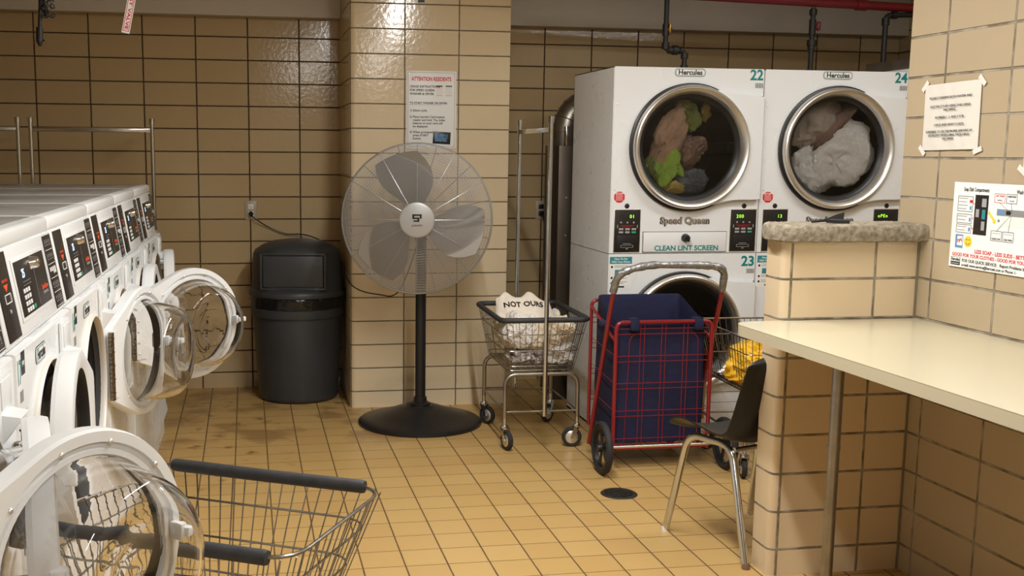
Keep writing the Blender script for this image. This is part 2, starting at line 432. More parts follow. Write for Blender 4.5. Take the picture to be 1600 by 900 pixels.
# half wall (peninsula)
hx, hy0, hy1 = 2.968, -3.3575, -3.236
rr = .028
corner = [(hx+rr-rr*math.sin(a), hy0+rr-rr*math.cos(a)) for a in [i*PI/2/6 for i in range(7)]]
pts = [(3.47, hy0)]+corner+[(hx, hy1), (3.47, hy1)]
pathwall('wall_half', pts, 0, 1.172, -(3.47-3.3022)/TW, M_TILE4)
b = MB(); b.box(3.455, 3.463, hy0-.006, hy0+.002, 0, 1.17, mat('mortar', (.22, .18, .12), .9)); struct(b.build('trim_4'))
# rough concrete cap with a broken, rounded end
bm = bmesh.new()
outl = [(3.462, -3.405), (3.0, -3.405)]+[(2.99-.055*math.sin(a), -3.30-.105*math.cos(a)) for a in [i*PI/10 for i in range(11)]]+[(3.0, -3.195), (3.462, -3.195)]
def resample(pl, d):
    out = []
    for i in range(len(pl)):
        a = Vector(pl[i]); c = Vector(pl[(i+1) % len(pl)]); n = max(1, int((c-a).length/d))
        for j in range(n): out.append(a.lerp(c, j/n))
    return out
ol = resample(outl, .012); n = len(ol); b = MB(); vs = []; cx, cy = 3.2, -3.3
levels = [(1.168, .012), (1.174, .0), (1.19, -.003), (1.21, -.002), (1.222, .004), (1.227, .016), (1.228, .06)]
for z, ins in levels:
    for i, p in enumerate(ol):
        d = (Vector((max(cx-.2, min(cx+.25, p.x)), cy))-p).normalized()
        nz = noise.noise(Vector((p.x*30, p.y*30, z*40)))*.005+noise.noise(Vector((p.x*90, p.y*90, z*120)))*.003
        q = p+d*(ins+abs(nz)); vs.append((min(q.x, 3.463), q.y, z+noise.noise(Vector((p.x*25, p.y*25, 3)))*.002))
fs = [(k*n+i, k*n+(i+1) % n, (k+1)*n+(i+1) % n, (k+1)*n+i) for k in range(len(levels)-1) for i in range(n)]
fs.append(tuple((len(levels)-1)*n+i for i in range(n))); fs.append(tuple(range(n-1, -1, -1)))
b.add(vs, fs, M_CONC, True); struct(b.build('trim_1'))
# painted soffit beams over the tiles
b = MB(); b.box(-2.2, px0-.001, -.10, 0, 2.238, CEIL, M_PAINT, r=.004); struct(b.build('trim_2'))
b = MB(); b.box(px1+.001, 5.46, -.10, 0, 2.225, CEIL, M_PAINT, r=.004); struct(b.build('trim_3'))

# ceiling luminaires (the lamps above)
for i, (x, y, z, sx, sy, wt) in enumerate(LIGHTS):
    b = MB(); b.box(x-sx/2-.03, x+sx/2+.03, y-sy/2-.03, y+sy/2+.03, 2.575, CEIL, M_WPLAST, r=.01)
    tag(b.build('ceiling_light'), ['long ceiling light over the middle of the aisle', 'ceiling light near the front wall', 'ceiling light above the dryer alcove'][i], 'ceiling light')
    bpy.data.objects['tube_light' if i == 0 else 'tube_light.%03d' % i].location.z = 2.57

# ================================================================ WASHERS
RROT, Y0, PT = .0111, -1.0423, .6804
XB = .735     # front plane of the bodies
def row_pos(y): return (XB+math.sin(RROT)*(y+3.5), -3.5+math.cos(RROT)*(y+3.5), 0)
ZC = .7586; DR = .226; DL = .2907
PB, PTOP = (-.0134, 1.0476), (-.0476, 1.2472)
pv = Vector((PTOP[0]-PB[0], 0, PTOP[1]-PB[1])); PLEN = pv.length
TP = frame((PB[0], 0, PB[1]), (0, 1, 0), pv)          # panel frame: local x = along row, y = up the slant, z = outward (+x)
def PF(u, v, n=0): return TP @ Matrix.Translation((u, v, n))
TBODY = frame((0, 0, 0), (0, 1, 0), (0, 0, 1))
def BF(u, z, n=0): return TBODY @ Matrix.Translation((u, z, n))
W2 = PT/2-.002
def badge(b, T, w, h, txt='Hercules', frame_m=None):
    r = h/2*.8
    def rrect(w_, h_, r_, n=5):
        out = []
        for cx_, cy_, a0 in ((w_/2-r_, h_/2-r_, 0), (-w_/2+r_, h_/2-r_, PI/2), (-w_/2+r_, -h_/2+r_, PI), (w_/2-r_, -h_/2+r_, 1.5*PI)):
            for i in range(n+1): out.append((cx_+r_*math.cos(a0+i*PI/2/n), cy_+r_*math.sin(a0+i*PI/2/n)))
        return out
    b.prism(rrect(w, h, r), 0, .0012, M_INK, T)
    b.prism(rrect(w*.975, h*.90, r*.9), .0012, .0016, M_WHITEP, T)
    b.prism(rrect(w*.945, h*.80, r*.8), .0016, .0020, M_TEAL, T)
    b.prism(rrect(w*.92, h*.70, r*.7), .0020, .0024, M_WHITEP, T)
    b.text(txt, h*.86, M_INK, T @ Matrix.Translation((0, 0, .0025)), bold=.03, fit=w*.78)
    return b
def door_outline(nphi=72):
    """radial distance of the teardrop outline from the ring centre (local centre at y=-DL, hinge edge at y=0)"""
    hh = .118; pts = [(math.cos(a)*DR-DL, math.sin(a)*DR) for a in [i*2*PI/120 for i in range(120)]]
    pts += [(-.004, hh), (-.004, -hh)]
    # convex hull
    P = sorted(set(pts)); 
    def cr(o, a, c): return (a[0]-o[0])*(c[1]-o[1])-(a[1]-o[1])*(c[0]-o[0])
    lo = []; 
    for p in P:
        while len(lo) >= 2 and cr(lo[-2], lo[-1], p) <= 0: lo.pop()
        lo.append(p)
    hi = []
    for p in reversed(P):
        while len(hi) >= 2 and cr(hi[-2], hi[-1], p) <= 0: hi.pop()
        hi.append(p)
    H = lo[:-1]+hi[:-1]
    out = []
    for i in range(nphi):
        a = 2*PI*i/nphi; d = (math.cos(a), math.sin(a)); best = DR
        for k in range(len(H)):
            x1, y1_ = H[k][0]+DL, H[k][1]; x2, y2_ = H[(k+1) % len(H)][0]+DL, H[(k+1) % len(H)][1]
            den = d[0]*(y2_-y1_)-d[1]*(x2-x1)
            if abs(den) < 1e-9: continue
            t = (x1*(y2_-y1_)-y1_*(x2-x1))/den; s = (x1*d[1]-y1_*d[0])/den
            if t > 0 and -1e-6 <= s <= 1+1e-6: best = max(best if best > DR+1e-6 else t, t)
        out.append(best)
    return out
ROUT = door_outline()
def make_door(parent, theta, tint=False):
    NP = len(ROUT); RI = .177
    b = MB()
    # sections: (fraction from inner to outer, x)  -- x = outward; inner face at x=0, outer face at x=.046
    sec = [(1, .010), (1, .036), (.94, .046), (.55, .050), (.12, .044), (0, .036), (0, .012), (.10, .004), (.30, .0035), (.34, .010), (.50, .010), (.55, .0), (.93, .0), (1, .010)]
    vs = []
    for f, x in sec:
        for i in range(NP):
            a = 2*PI*i/NP; r = RI+(ROUT[i]-RI)*f
            if f not in (0, 1): r = RI+(DR-RI)*f if f < .6 else ROUT[i]-(DR-RI)*(1-f)
            vs.append((x, -DL+r*math.cos(a), r*math.sin(a)))
    fs = [(k*NP+i, k*NP+(i+1) % NP, (k+1)*NP+(i+1) % NP, (k+1)*NP+i) for k in range(len(sec)-1) for i in range(NP)]
    dark = [f for k, f in enumerate(fs) if 4*NP <= k < 6*NP]
    b.add(vs, [f for k, f in enumerate(fs) if not 4*NP <= k < 6*NP], M_WPLAST, True); b.add(vs, dark, M_RUBBER, True)
    # screws on the inner face
    for a in [R(x) for x in (40, 75, 105, 140, 220, 255, 285, 320)]:
        T = frame((-.0, -DL+.204*math.cos(a), .204*math.sin(a)), (0, 1, 0), (0, 0, -1))
        b.lathe([(0.0, .0035), (.003, .003), (.005, .001), (.0055, -.001)], M_STEEL, 10, T)
    # closed doors turn clockwise seen from above
    d = b.build('door', parent, (.016, DL, ZC), (0, 0, theta))
    # glass bowl bulging through the ring on the inner side
    g = MB()
    prof = [(.182, .022), (.176, .000), (.172, -.030), (.167, -.068), (.158, -.105), (.142, -.130), (.112, -.140), (.080, -.134), (.050, -.122), (.0001, -.116)]
    inn = [(.0001, -.109), (.050, -.115), (.079, -.127), (.111, -.1325), (.137, -.124), (.1515, -.102), (.160, -.067), (.165, -.030), (.169, .000), (.175, .020)]
    T = frame((0.0, -DL, 0), (0, 1, 0), (0, 0, 1))
    def sm(pr):
        q = bez([(r, 0, z) for r, z in pr], 3); return [(max(p.x, .0001), p.z) for p in q]
    pr = sm(prof)+sm(inn)
    g.lathe(pr+[pr[0]], M_GLASS, 64, T)
    g.build('door_glass', d)
    h = MB()   # piano hinge
    for i in range(15):
        z = -.112+i*.015; h.lathe([(.0001, z), (.0095, z), (.0095, z+.0138), (.0001, z+.0138)], M_HINGE, 10, Matrix.Translation((-.004, .004, 0)))
    h.box(-.0035, -.0012, -.05, .0, -.112, .112, M_WPLAST)
    for i in range(5):
        T = frame((-.0035, -.018, -.09+i*.045), (0, 1, 0), (0, 0, -1)); h.lathe([(0.0001, .003), (.003, .0025), (.0048, .0005), (.005, 0)], M_STEEL, 8, T)
    h.build('hinge', d)
    k = MB()
    k.box(-.030, .006, -DL-.214, -DL-.196, -.018, .018, M_WPLAST, r=.004); k.box(-.044, -.022, -DL-.226, -DL-.204, -.010, .010, M_WPLAST, r=.004)
    k.box(.030, .062, -DL-.235, -DL-.205, -.03, .03, M_WPLAST, r=.008)
    k.build('latch_hook', d)
    return d
def make_washer(yc, label, theta, num=None):
    t = thing('front_load_washer', label, 'washing machine', row_pos(yc), -RROT, 'front-load washers in the row')
    # cabinet: lid, slanted console, body
    b = MB()
    y0, y1 = -W2, W2
    b.sweepY([(-.86, .12), (-.86, 1.245), (PTOP[0]-.004, 1.245), (PB[0]-.002, 1.046), (-.03, 1.046), (-.03, .99), (-.86, .99)][:5]+[(-.30, 1.02), (-.30, .12)], y0, y1, M_ENAMEL)
    b.build('cabinet', t)
    # front panel with a round opening
    b = MB(); NP = 72; vs = []; RO = .205
    def rect_pt(a):
        c, s = math.cos(a), math.sin(a); hw = W2-.006; zt = 1.040-ZC; zb = .20-ZC
        k = min(hw/abs(c) if abs(c) > 1e-6 else 9, (zt/s if s > 1e-6 else (zb/s if s < -1e-6 else 9)))
        return c*k, s*k
    angs = sorted(set([2*PI*i/NP for i in range(NP)]+[math.atan2(s_, c_) % (2*PI) for c_, s_ in ((W2-.006, 1.04-ZC), (-(W2-.006), 1.04-ZC), (-(W2-.006), .2-ZC), (W2-.006, .2-ZC))]))
    NA = len(angs)
    for ring in range(5):
        for a in angs:
            ry, rz = rect_pt(a)
            if ring == 0: p = (-.03, ry, ZC+rz)
            elif ring == 1: p = (-.006, ry, ZC+rz)
            elif ring == 2: k = .006/math.hypot(ry, rz); p = (0, ry*(1-k), ZC+rz*(1-k))
            elif ring == 3: p = (0, RO*math.cos(a)*1.03, ZC+RO*math.sin(a)*1.03)
            else: p = (-.012, RO*math.cos(a), ZC+RO*math.sin(a))
            vs.append(p)
    fs = [(k*NA+i, k*NA+(i+1) % NA, (k+1)*NA+(i+1) % NA, (k+1)*NA+i) for k in range(4) for i in range(NA)]
    b.add(vs, fs, M_ENAMEL, True); b.build('front_panel', t)
    # raised cream rim around the opening, grey boot, drum
    T = frame((0, 0, ZC), (0, 1, 0), (0, 0, 1))
    b = MB(); b.lathe([(.214, -.01), (.214, .006), (.208, .013), (.206, .013), (.203, .008), (.202, .0), (.204, -.02)], M_CREAM, 64, T); b.build('opening_rim', t)
    b = MB()
    pr = [(.206, -.002), (.203, -.006)]
    for i in range(6): pr += [(.190 if i % 2 else .197, -.012-.016*i), (.187, -.02-.016*i)]
    pr += [(.183, -.13)]
    b.lathe(pr, M_RUBBER, 48, T); b.build('door_gasket', t)
    b = MB(); b.lathe([(.184, -.12), (.225, -.125), (.23, -.20), (.23, -.28), (.225, -.285), (.0001, -.29)], M_DRUM, 40, T)
    for k in range(3):
        a = 2*PI*k/3+.5; b.box(.17, .228, -.02, .02, -.27, -.14, M_DRUM, T @ Matrix.Rotation(a, 4, 'Z'), r=.01)
    b.build('drum', t)
    # lid
    b = MB()
    b.box(-.86, -.048, y0, y1, 1.243, 1.284, M_ENAMEL, r=.012, seg=3)
    b.box(-.83, -.085, y0+.025, y1-.025, 1.2835, 1.2852, M_LIDTOP, r=.0006)
    b.build('top_lid', t)
    # console
    b = MB()
    b.box(-W2+.006, W2-.006, .004, PLEN-.004, -.004, .001, M_ENAMEL, PF(0, 0), r=.003)
    b.box(-.155, .193, .030, .172, .001, .0035, M_WPLAST, PF(0, 0), r=.0012)          # bezel
    b.build('console', t)
    b = MB()
    b.box(-.143, .181, .040, .164, .0035, .005, M_BLACK, PF(0, 0), r=.0008)
    b.box(.045, .0465, .045, .140, .005, .0052, M_GREY, PF(0, 0))
    b.text('25', .028, M_LEDB, PF(-.070, .132, .0052), bold=.01)
    for r_ in range(2):
        for c in range(6): b.box(-.085+c*.014, -.078+c*.014, .113-r_*.008, .1145-r_*.008, .005, .0053, M_GREY, PF(0, 0))
    for r_ in range(4):
        for c in range(3): b.box(-.105+c*.024, -.088+c*.024, .046+r_*.0145, .056+r_*.0145, .005, .0068, M_WPLAST, PF(0, 0), r=.001)
    b.box(-.030, -.013, .046, .056, .005, .0068, M_GREENB, PF(0, 0), r=.001)
    b.text('SpeedQueen', .016, M_ORANGE, PF(.128, .080, .0052), bold=.02, fit=.07)
    b.text('COMMERCIAL', .009, M_GREY, PF(.128, .066, .0052), bold=.01, fit=.06)
    b.build('control_panel', t)
    b = MB(); b.lathe([(.0001, .026), (.010, .025), (.0135, .020), (.0145, .008), (.016, .004)], M_CHROME, 20, PF(.028, .147)); b.build('selector_knob', t)
    b = MB()   # card reader strip
    b.box(-.308, -.196, .010, .196, .001, .004, M_BLACK, PF(0, 0), r=.001)
    b.prism([(-.268, .128), (-.228, .128), (-.248, .112)], .004, .0045, M_ORANGE, PF(0, 0))
    b.text('INSERT CARD', .008, M_ORANGE, PF(-.248, .136, .0042), bold=.01, fit=.05)
    for q in ((-.275, -.222, .106, .108), (-.275, -.222, .088, .090), (-.275, -.272, .088, .108), (-.225, -.222, .088, .108)): b.box(*q, .004, .0055, M_WHITEP, PF(0, 0))
    b.lathe([(.0001, .003), (.004, .002), (.005, 0)], M_GREY, 12, PF(-.25, .070, .004))
    b.build('card_reader', t)
    b = MB()   # instruction strip
    b.box(.228, .328, .008, .194, .001, .003, M_BLACK, PF(0, 0), r=.0008)
    for k in range(5):
        z = .012+k*.036; b.box(.234, .322, z, z+.0012, .003, .0033, M_WHITEP, PF(0, 0))
        random.seed(k)
        for j in range(4):
            x = .240+j*.02; 
            if k == 2: b.box(x, x+.013, z+.010+random.random()*.008, z+.028, .003, .0033, M_WHITEP, PF(0, 0))
            else: b.box(x, x+.012, z+.012, z+.0135, .003, .0033, M_GREY, PF(0, 0)); b.box(x+.002, x+.006, z+.017, z+.027, .003, .0033, M_GREY, PF(0, 0))
    b.build('instruction_strip', t)
    # front badge, number, little labels
    b = MB(); badge(b, BF(-.075, .998, .0), .115, .040); b.build('badge', t)
    b = MB()
    b.box(-.325, -.285, .955, 1.030, 0, .0006, M_WHITEP, BF(0, 0))
    b.box(-.280, -.245, .985, 1.035, 0, .0007, M_INK, BF(0, 0)); b.text('pay', .016, M_WHITEP, BF(-.262, 1.012, .0008), bold=.01)
    b.box(-.300, -.27, .93, .955, 0, .0006, M_BARCODE, BF(0, 0))
    for k in range(6): b.box(-.29, -.245+(.0 if k else .01), .905-k*.008, .907-k*.008, 0, .0006, M_GREY, BF(0, 0))
    if num: b.text(num, .072, M_TEAL, BF(-.303, .993, .0008), bold=.02, fit=.034)
    b.build('number_label', t)
    b = MB()   # soap dispenser with chute lid
    b.box(.155, .265, .895, 1.030, 0, .010, M_WPLAST, BF(0, 0), r=.006)
    b.box(.168, .252, .965, 1.020, .010, .0125, M_ENAMEL, BF(0, 0), r=.002)
    vs = [(.17, .955, .010), (.25, .955, .010), (.25, .900, .010), (.17, .900, .010), (.175, .948, .045), (.245, .948, .045)]
    b.add(vs, [(0, 1, 5, 4), (4, 5, 2, 3), (0, 4, 3), (1, 2, 5)], M_WPLAST, False, BF(0, 0))
    b.build('soap_dispenser', t)
    # lower service panel and plinth
    b = MB(); b.box(-.86, -.008, y0, y1, .0, .118, M_ENAMEL); b.sweepY([(-.02, .118), (.012, .118), (-.002, .20), (-.02, .20)], y0, y1, M_ENAMEL); b.build('plinth', t)
    make_door(t, theta)
    return t
AJ = R(-0)
wl = ['farthest white washer by the back wall, door just ajar', 'second farthest white washer, door shut', 'third washer from the back wall, door swung open towards the bin',
      'white washer left of the number 17, door folded back showing its hinge', 'white washer marked 17, its round door nearly shut', 'white washer in front of number 17, door slightly open',
      'nearest white washer, big glass door open at lower left']
wl[3] = 'white washer just beyond number 17, open door folded right back on its hinge'
TH = [5, 1, 130.2, 163.6, 2.5, 12.5, 139.75]
for i in range(7):
    yc = Y0-PT*(i+.5)+(.08 if i == 6 else 0)
    if i == 6: yc = Y0-PT*6.5
    wsh = make_washer(yc, wl[i], R(TH[i]), '17' if i == 4 else {0: '13', 1: '14', 2: '15', 3: '16', 5: '18', 6: '19'}[i])
    if i == 6:
        for ch in wsh.children:
            if ch.name.startswith('door') and 'gasket' not in ch.name: ch.location.y += .08

# ================================================================ DRYERS
def seg7(b, txt, x, z, h, m, T):
    b.text(txt, h*1.25, m, T @ Matrix.Translation((x, z, 0)), align='LEFT', bold=.0, space=1.25)
TF = frame((0, 0, 0), (1, 0, 0), (0, 0, 1))      # front plane: local x right, y up, z toward the viewer (-y)
def FF(x, z, n=0): return TF @ Matrix.Translation((x, z, n))
DW, DH, DD = .797, 1.885, .67
def plate_hole(b, x0, x1, z0, z1, cx, cz, r, m, n0=0.0, dep=.03, N=64):
    angs = sorted(set([2*PI*i/N for i in range(N)]+[math.atan2(z-cz, x-cx) % (2*PI) for x in (x0, x1) for z in (z0, z1)]))
    NA = len(angs); vs = []
    def rp(a):
        c, s = math.cos(a), math.sin(a); k = 9
        if c > 1e-9: k = min(k, (x1-cx)/c)
        if c < -1e-9: k = min(k, (x0-cx)/c)
        if s > 1e-9: k = min(k, (z1-cz)/s)
        if s < -1e-9: k = min(k, (z0-cz)/s)
        return cx+c*k, cz+s*k
    for ring in range(4):
        for a in angs:
            x, z = rp(a)
            if ring == 0: vs.append((x, z, n0-dep))
            elif ring == 1: vs.append((x, z, n0))
            elif ring == 2: vs.append((cx+r*math.cos(a), cz+r*math.sin(a), n0))
            else: vs.append((cx+r*math.cos(a), cz+r*math.sin(a), n0-dep))
    fs = [(k*NA+i, k*NA+(i+1) % NA, (k+1)*NA+(i+1) % NA, (k+1)*NA+i) for k in range(3) for i in range(NA)]
    b.add(vs, fs, m, False, TF)
def dryer_unit(t, zb, zt, zc, cx, num, disp, numpos, controls=True):
    """one tumbler of the stack: front plate, gasket, door, drum"""
    b = MB(); plate_hole(b, .003, DW-.003, zb+.002, zt-.002, cx, zc, .275, M_ENAMEL, 0, .02); b.build('front_plate', t)
    T = FF(cx, zc)
    b = MB(); b.lathe([(.322, .0), (.322, .014), (.316, .018), (.300, .018), (.296, .0), (.27, -.01)], M_BPLAST, 72, T); b.build('door_seal', t)
    b = MB(); b.lathe([(.275, -.01), (.268, -.05), (.30, -.07), (.33, -.10), (.33, -.50), (.0001, -.51)], M_DRUM, 48, T)
    for k in range(3): b.box(.26, .328, -.03, .03, -.48, -.12, M_DRUM, T @ Matrix.Rotation(2*PI*k/3, 4, 'Z'), r=.012)
    b.build('drum', t)
    # door: white hinge side panel + steel ring + glass
    b = MB(); xr = DW-.008
    a0, a1 = R(64), R(-64); pts = [(cx+.302*math.cos(a0+(a1-a0)*i/24), zc+.302*math.sin(a0+(a1-a0)*i/24)) for i in range(25)]
    outer = [(cx+.315*math.cos(R(-66)), zc+.315*math.sin(R(-66))), (cx+.18, zc-.272), (cx+.24, zc-.262), (xr, zc-.262), (xr, zc+.262), (cx+.24, zc+.266), (cx+.17, zc+.283), (cx+.315*math.cos(R(66)), zc+.315*math.sin(R(66)))]
    # build as quads between inner arc and an outer path resampled
    op = []
    tot = sum(math.dist(outer[i], outer[i+1]) for i in range(len(outer)-1))
    for k in range(25):
        s = tot*(1-k/24); acc = 0
        for i in range(len(outer)-1):
            L = math.dist(outer[i], outer[i+1])
            if acc+L >= s-1e-9: f = (s-acc)/L; op.append((outer[i][0]+(outer[i+1][0]-outer[i][0])*f, outer[i][1]+(outer[i+1][1]-outer[i][1])*f)); break
            acc += L
    vs = []
    for (p, z) in ((pts, .006), (pts, .030), (op, .030), (op, .006)): vs += [(x, y, z) for x, y in p]
    fs = [(k*25+i, k*25+i+1, ((k+1) % 4)*25+i+1, ((k+1) % 4)*25+i) for k in range(4) for i in range(24)]
    fs += [(0, 25, 50, 75), (24, 99, 74, 49)]
    b.add(vs, fs, M_ENAMEL, False, TF)
    door = b.build('door', t)
    b = MB(); b.lathe([(.308, .010), (.310, .036), (.305, .048), (.297, .052), (.288, .049), (.278, .034), (.268, .010), (.262, -.012)], M_STEEL, 80, T); b.build('door_ring', door)
    b = MB(); b.lathe([(.270, .012), (.264, .006), (.258, .002), (.246, -.008), (.244, -.018)], M_BPLAST, 64, T); b.build('glass_trim', door)
    b = MB(); b.lathe([(.250, -.010), (.10, -.010), (.0001, -.010), (.0001, -.015), (.10, -.015), (.250, -.015), (.250, -.010)], M_TINT, 56, T); b.build('door_glass', door)
    b = MB()
    for z in (zc-.235, zc+.205):
        b.box(DW-.014, DW-.004, z, z+.05, .004, .026, M_STEEL, TF, r=.002)
    for z in (zc-.245, zc+.265): b.lathe([(.0001, .004), (.004, .003), (.005, 0)], M_STEEL, 10, FF(DW-.024+.018, z))
    b.build('hinge', door)
    b = MB(); b.text(num, .072, M_TEAL, FF(numpos[0], numpos[1], .0008), bold=.025, fit=.070)
    for i in range(9): b.box(numpos[0]+.0-.006+i*.0048, numpos[0]-.006+.0026+i*.0048+(.001 if i % 3 else 0), numpos[1]-.062, numpos[1]-.038, 0, .0007, M_BARCODE, TF)
    b.build('number_label', t)
def pay_sticker(b, x, z):
    b.box(x, x+.118, z-.165, z, 0, .0006, M_WHITEP, TF); b.box(x, x+.118, z-.036, z, .0006, .001, M_BLUEG, TF)
    b.text('How To Pay', .014, M_WHITEP, FF(x+.059, z-.011, .0012), bold=.02, fit=.07); b.text('With Your Phone', .014, M_WHITEP, FF(x+.059, z-.026, .0012), bold=.02, fit=.1)
    for k, zz in enumerate((.052, .108, .135)):
        b.lathe([(.0001, .0004), (.006, .0002)], M_INK, 12, FF(x+.012, z-zz, .0007))
        for j in range(2): b.box(x+.024, x+.075+.02*((k+j) % 2), z-zz-.003+j*.008, z-zz+j*.008, .0006, .0009, M_GREY, TF)
    b.box(x+.028, x+.058, z-.094, z-.066, .0006, .001, M_BLUEG, TF, r=.0002); b.box(x+.068, x+.108, z-.077, z-.066, .0006, .001, M_INK, TF); b.box(x+.068, x+.108, z-.093, z-.081, .0006, .001, M_INK, TF)
    b.box(x+.045, x+.08, z-.158, z-.150, .0006, .001, M_INK, TF)
def control(t, u0, u1, z0, z1, disp, dx):
    b = MB()
    b.box(u0-.003, u1+.003, z0-.003, z1+.003, 0, .002, M_STEEL, TF, r=.001); b.box(u0, u1, z0, z1, .002, .004, M_BLACK, TF, r=.0006)
    w = u1-u0
    b.box(u0+w*.18, u0+w*.86, z1-.045, z1-.024, .004, .0045, M_DARKIN, TF)
    b.text(disp, .024, M_LEDG, FF(u0+w*dx, z1-.0345, .0047), bold=.0, space=1.2)
    for k in range(3): b.box(u0+w*(.22+.25*k), u0+w*(.28+.25*k), z1-.068, z1-.060, .004, .0045, M_GREY, TF)
    b.box(u0+w*.2, u0+w*.8, z1-.080, z1-.0785, .004, .0045, M_REDP, TF); b.text('SpeedQueen', .008, M_REDP, FF(u0+w*.5, z1-.085, .0047), fit=w*.4)
    for s in (.1, .88): b.box(u0+w*s, u0+w*(s+.03), z1-.092, z1-.076, .004, .0045, M_GREY, TF)
    for r_ in range(2):
        for c in range(3):
            b.box(u0+w*(.17+.25*c), u0+w*(.35+.25*c), z1-.103-r_*.016, z1-.093-r_*.016, .004, .006, M_GREENB if (r_ == 1 and c == 2) else M_GREY, TF, r=.001)
    b.build('control_panel', t)
    b = MB(); zb = z0
    b.box(u0+w*.12, u0+w*.9, zb+.012, zb+.085, .004, .0055, M_BPLAST, TF, r=.001)
    for q in ((.25, .75, .022, .0235), (.25, .75, .034, .0355), (.25, .265, .022, .0355), (.735, .75, .022, .0355), (.35, .65, .041, .043), (.46, .54, .014, .018)):
        b.box(u0+w*q[0], u0+w*q[1], zb+q[2], zb+q[3], .0055, .007, M_GREY, TF)
    b.build('card_slot', t)
def make_dryer(x, label, nums, disps):
    t = thing('stacked_dryer', label, 'dryer', (x, -1.45, 0), 0, 'stacked dryers in the alcove')
    b = MB(); 
    b.box(.0, .004, .003, DD, .0, DH, M_ENAMEL); b.box(DW-.004, DW, .003, DD, .0, DH, M_ENAMEL)
    b.box(0, DW, .003, DD, DH-.004, DH, M_ENAMEL); b.box(0, DW, DD-.004, DD, 0, DH, M_ENAMEL); b.box(0, DW, .003, DD, 0, .01, M_ENAMEL)
    b.box(0, DW, .003, .02, 0, .16, M_ENAMEL); b.box(0, DW, .003, .02, .158, .214, M_ENAMEL)
    b.box(0.01, DW-.01, .04, DD-.01, .945, .955, M_DARKIN)
    b.box(-.0006, .0006, .0, DD, .949, .952, M_EDGE)
    for zz in (.62, .78, .85, 1.05, 1.35, 1.6, 1.8):
        for yy in (.33,): b.box(-.0008, .001, yy, yy+.004, zz, zz+.012, M_EDGE)
    b.build('cabinet', t)
    dryer_unit(t, .9505, DH, 1.488, .41, nums[0], None, (.755, 1.853))
    dryer_unit(t, .215, .951, .537, .41, nums[1], None, (.755, .905))
    b = MB(); badge(b, FF(.398, 1.861, 0), .162, .040)
    b.build('badge', t)
    b = MB(); T = FF(.4, 1.117, .001)
    b.text('Speed Queen', .046, M_INK, T, bold=.055, fit=.268, ext=.001); b.text('Speed Queen', .046, M_TAUPE, T @ Matrix.Translation((0, 0, .0014)), bold=.02, fit=.256, ext=.0006)
    b.build('brand_lettering', t)
    b = MB(); b.box(.176, .631, .950+.006, 1.063, 0, .001, M_EDGE, TF); b.box(.179, .628, .959, 1.060, .0, .006, M_ENAMEL, TF, r=.002)
    b.text('CLEAN LINT SCREEN', .036, M_TEAL, FF(.412, .977, .0065), bold=.025, fit=.345)
    lt = b.build('lint_door', t)
    b = MB(); b.lathe([(.0001, .034), (.012, .033), (.017, .026), (.018, .008), (.022, .0)], M_BPLAST, 24, FF(.404, 1.030, .006)); b.box(-.006, .006, -.018, .018, .03, .042, M_BPLAST, FF(.404, 1.030, .004) @ Matrix.Rotation(.3, 4, 'Z'), r=.003)
    b.build('knob', lt)
    control(t, .024, .159, .960, 1.174, disps[0], .68); control(t, .649, .787, .960, 1.174, disps[1], .36)
    b = MB()
    for x_ in (.088, .720): b.lathe([(.0001, .004), (.008, .004), (.012, .002), (.013, 0)], M_INK, 20, FF(x_, 1.193))
    b.build('lock', t)
    b = MB(); oc = [(.030*math.cos(R(22.5+45*k)), .030*math.sin(R(22.5+45*k))) for k in range(8)]
    b.prism([(x_*1.08, y_*1.08) for x_, y_ in oc], 0, .0006, M_WHITEP, FF(.046, 1.238)); b.prism(oc, .0006, .001, M_REDP, FF(.046, 1.238))
    b.text('STOP', .016, M_WHITEP, FF(.046, 1.254, .0012), bold=.02)
    for k in range(4): b.box(-.020+.003*(k % 2), .020-.003*(k % 2), .007-k*.007, .009-k*.007, .001, .0012, M_WHITEP, FF(.046, 1.236))
    b.build('stop_sticker', t)
    b = MB(); pay_sticker(b, .006, .935); b.build('payment_sticker', t)
    b = MB()
    for (x_, z_) in ((.02, 1.70), (.02, 1.275)): b.lathe([(.0001, .003), (.003, .002), (.004, 0)], M_STEEL, 8, FF(x_, z_))
    b.build('screw', t)
    return t
make_dryer(3.010, 'left stack of white dryers, units 22 and 23, colourful clothes tumbling', ('22', '23'), ('01', '200'))
make_dryer(3.812, 'right stack of white dryers, unit 24 full of white laundry', ('24', '25'), ('13', 'oPEn'))
# clothes in dryer 22
def cloth(name, label, loc, r, seed, m, rot=(0, 0, 0), amp=.4, fr=2.0, group=None, sub=5, flat=None):
    o = crumple(*r, seed, m, amp, fr, sub, flat).build(name, None, loc, rot, recalc=False)
    return tag(o, label, 'laundry', group)
DY = -1.36
cloth('towel', 'tan towel tumbling in dryer 22', (3.345, DY, 1.535), (.07, .04, .135), 1, M_TAN, (0, R(20), 0), .5, 1.6)
cloth('lime_shirt', 'lime green shirt tumbling behind the glass of dryer 22', (3.315, DY-.01, 1.385), (.055, .035, .10), 2, M_LIME, (0, R(25), 0), .55, 1.7)
cloth('lime_sock', 'small lime green sock right of the lime shirt in dryer 22', (3.375, DY-.01, 1.40), (.035, .03, .055), 7, M_LIME, (0, R(-30), 0), .5)
cloth('olive_shirt', 'olive shirt at the top of dryer 22', (3.44, DY+.03, 1.66), (.06, .05, .085), 3, M_OLIVE, (0, R(-35), 0), .5)
cloth('mustard_sock', 'mustard yellow sock at the upper right of dryer 22', (3.545, DY+.02, 1.675), (.025, .03, .04), 4, M_MUST, (0, 0, 0), .4)
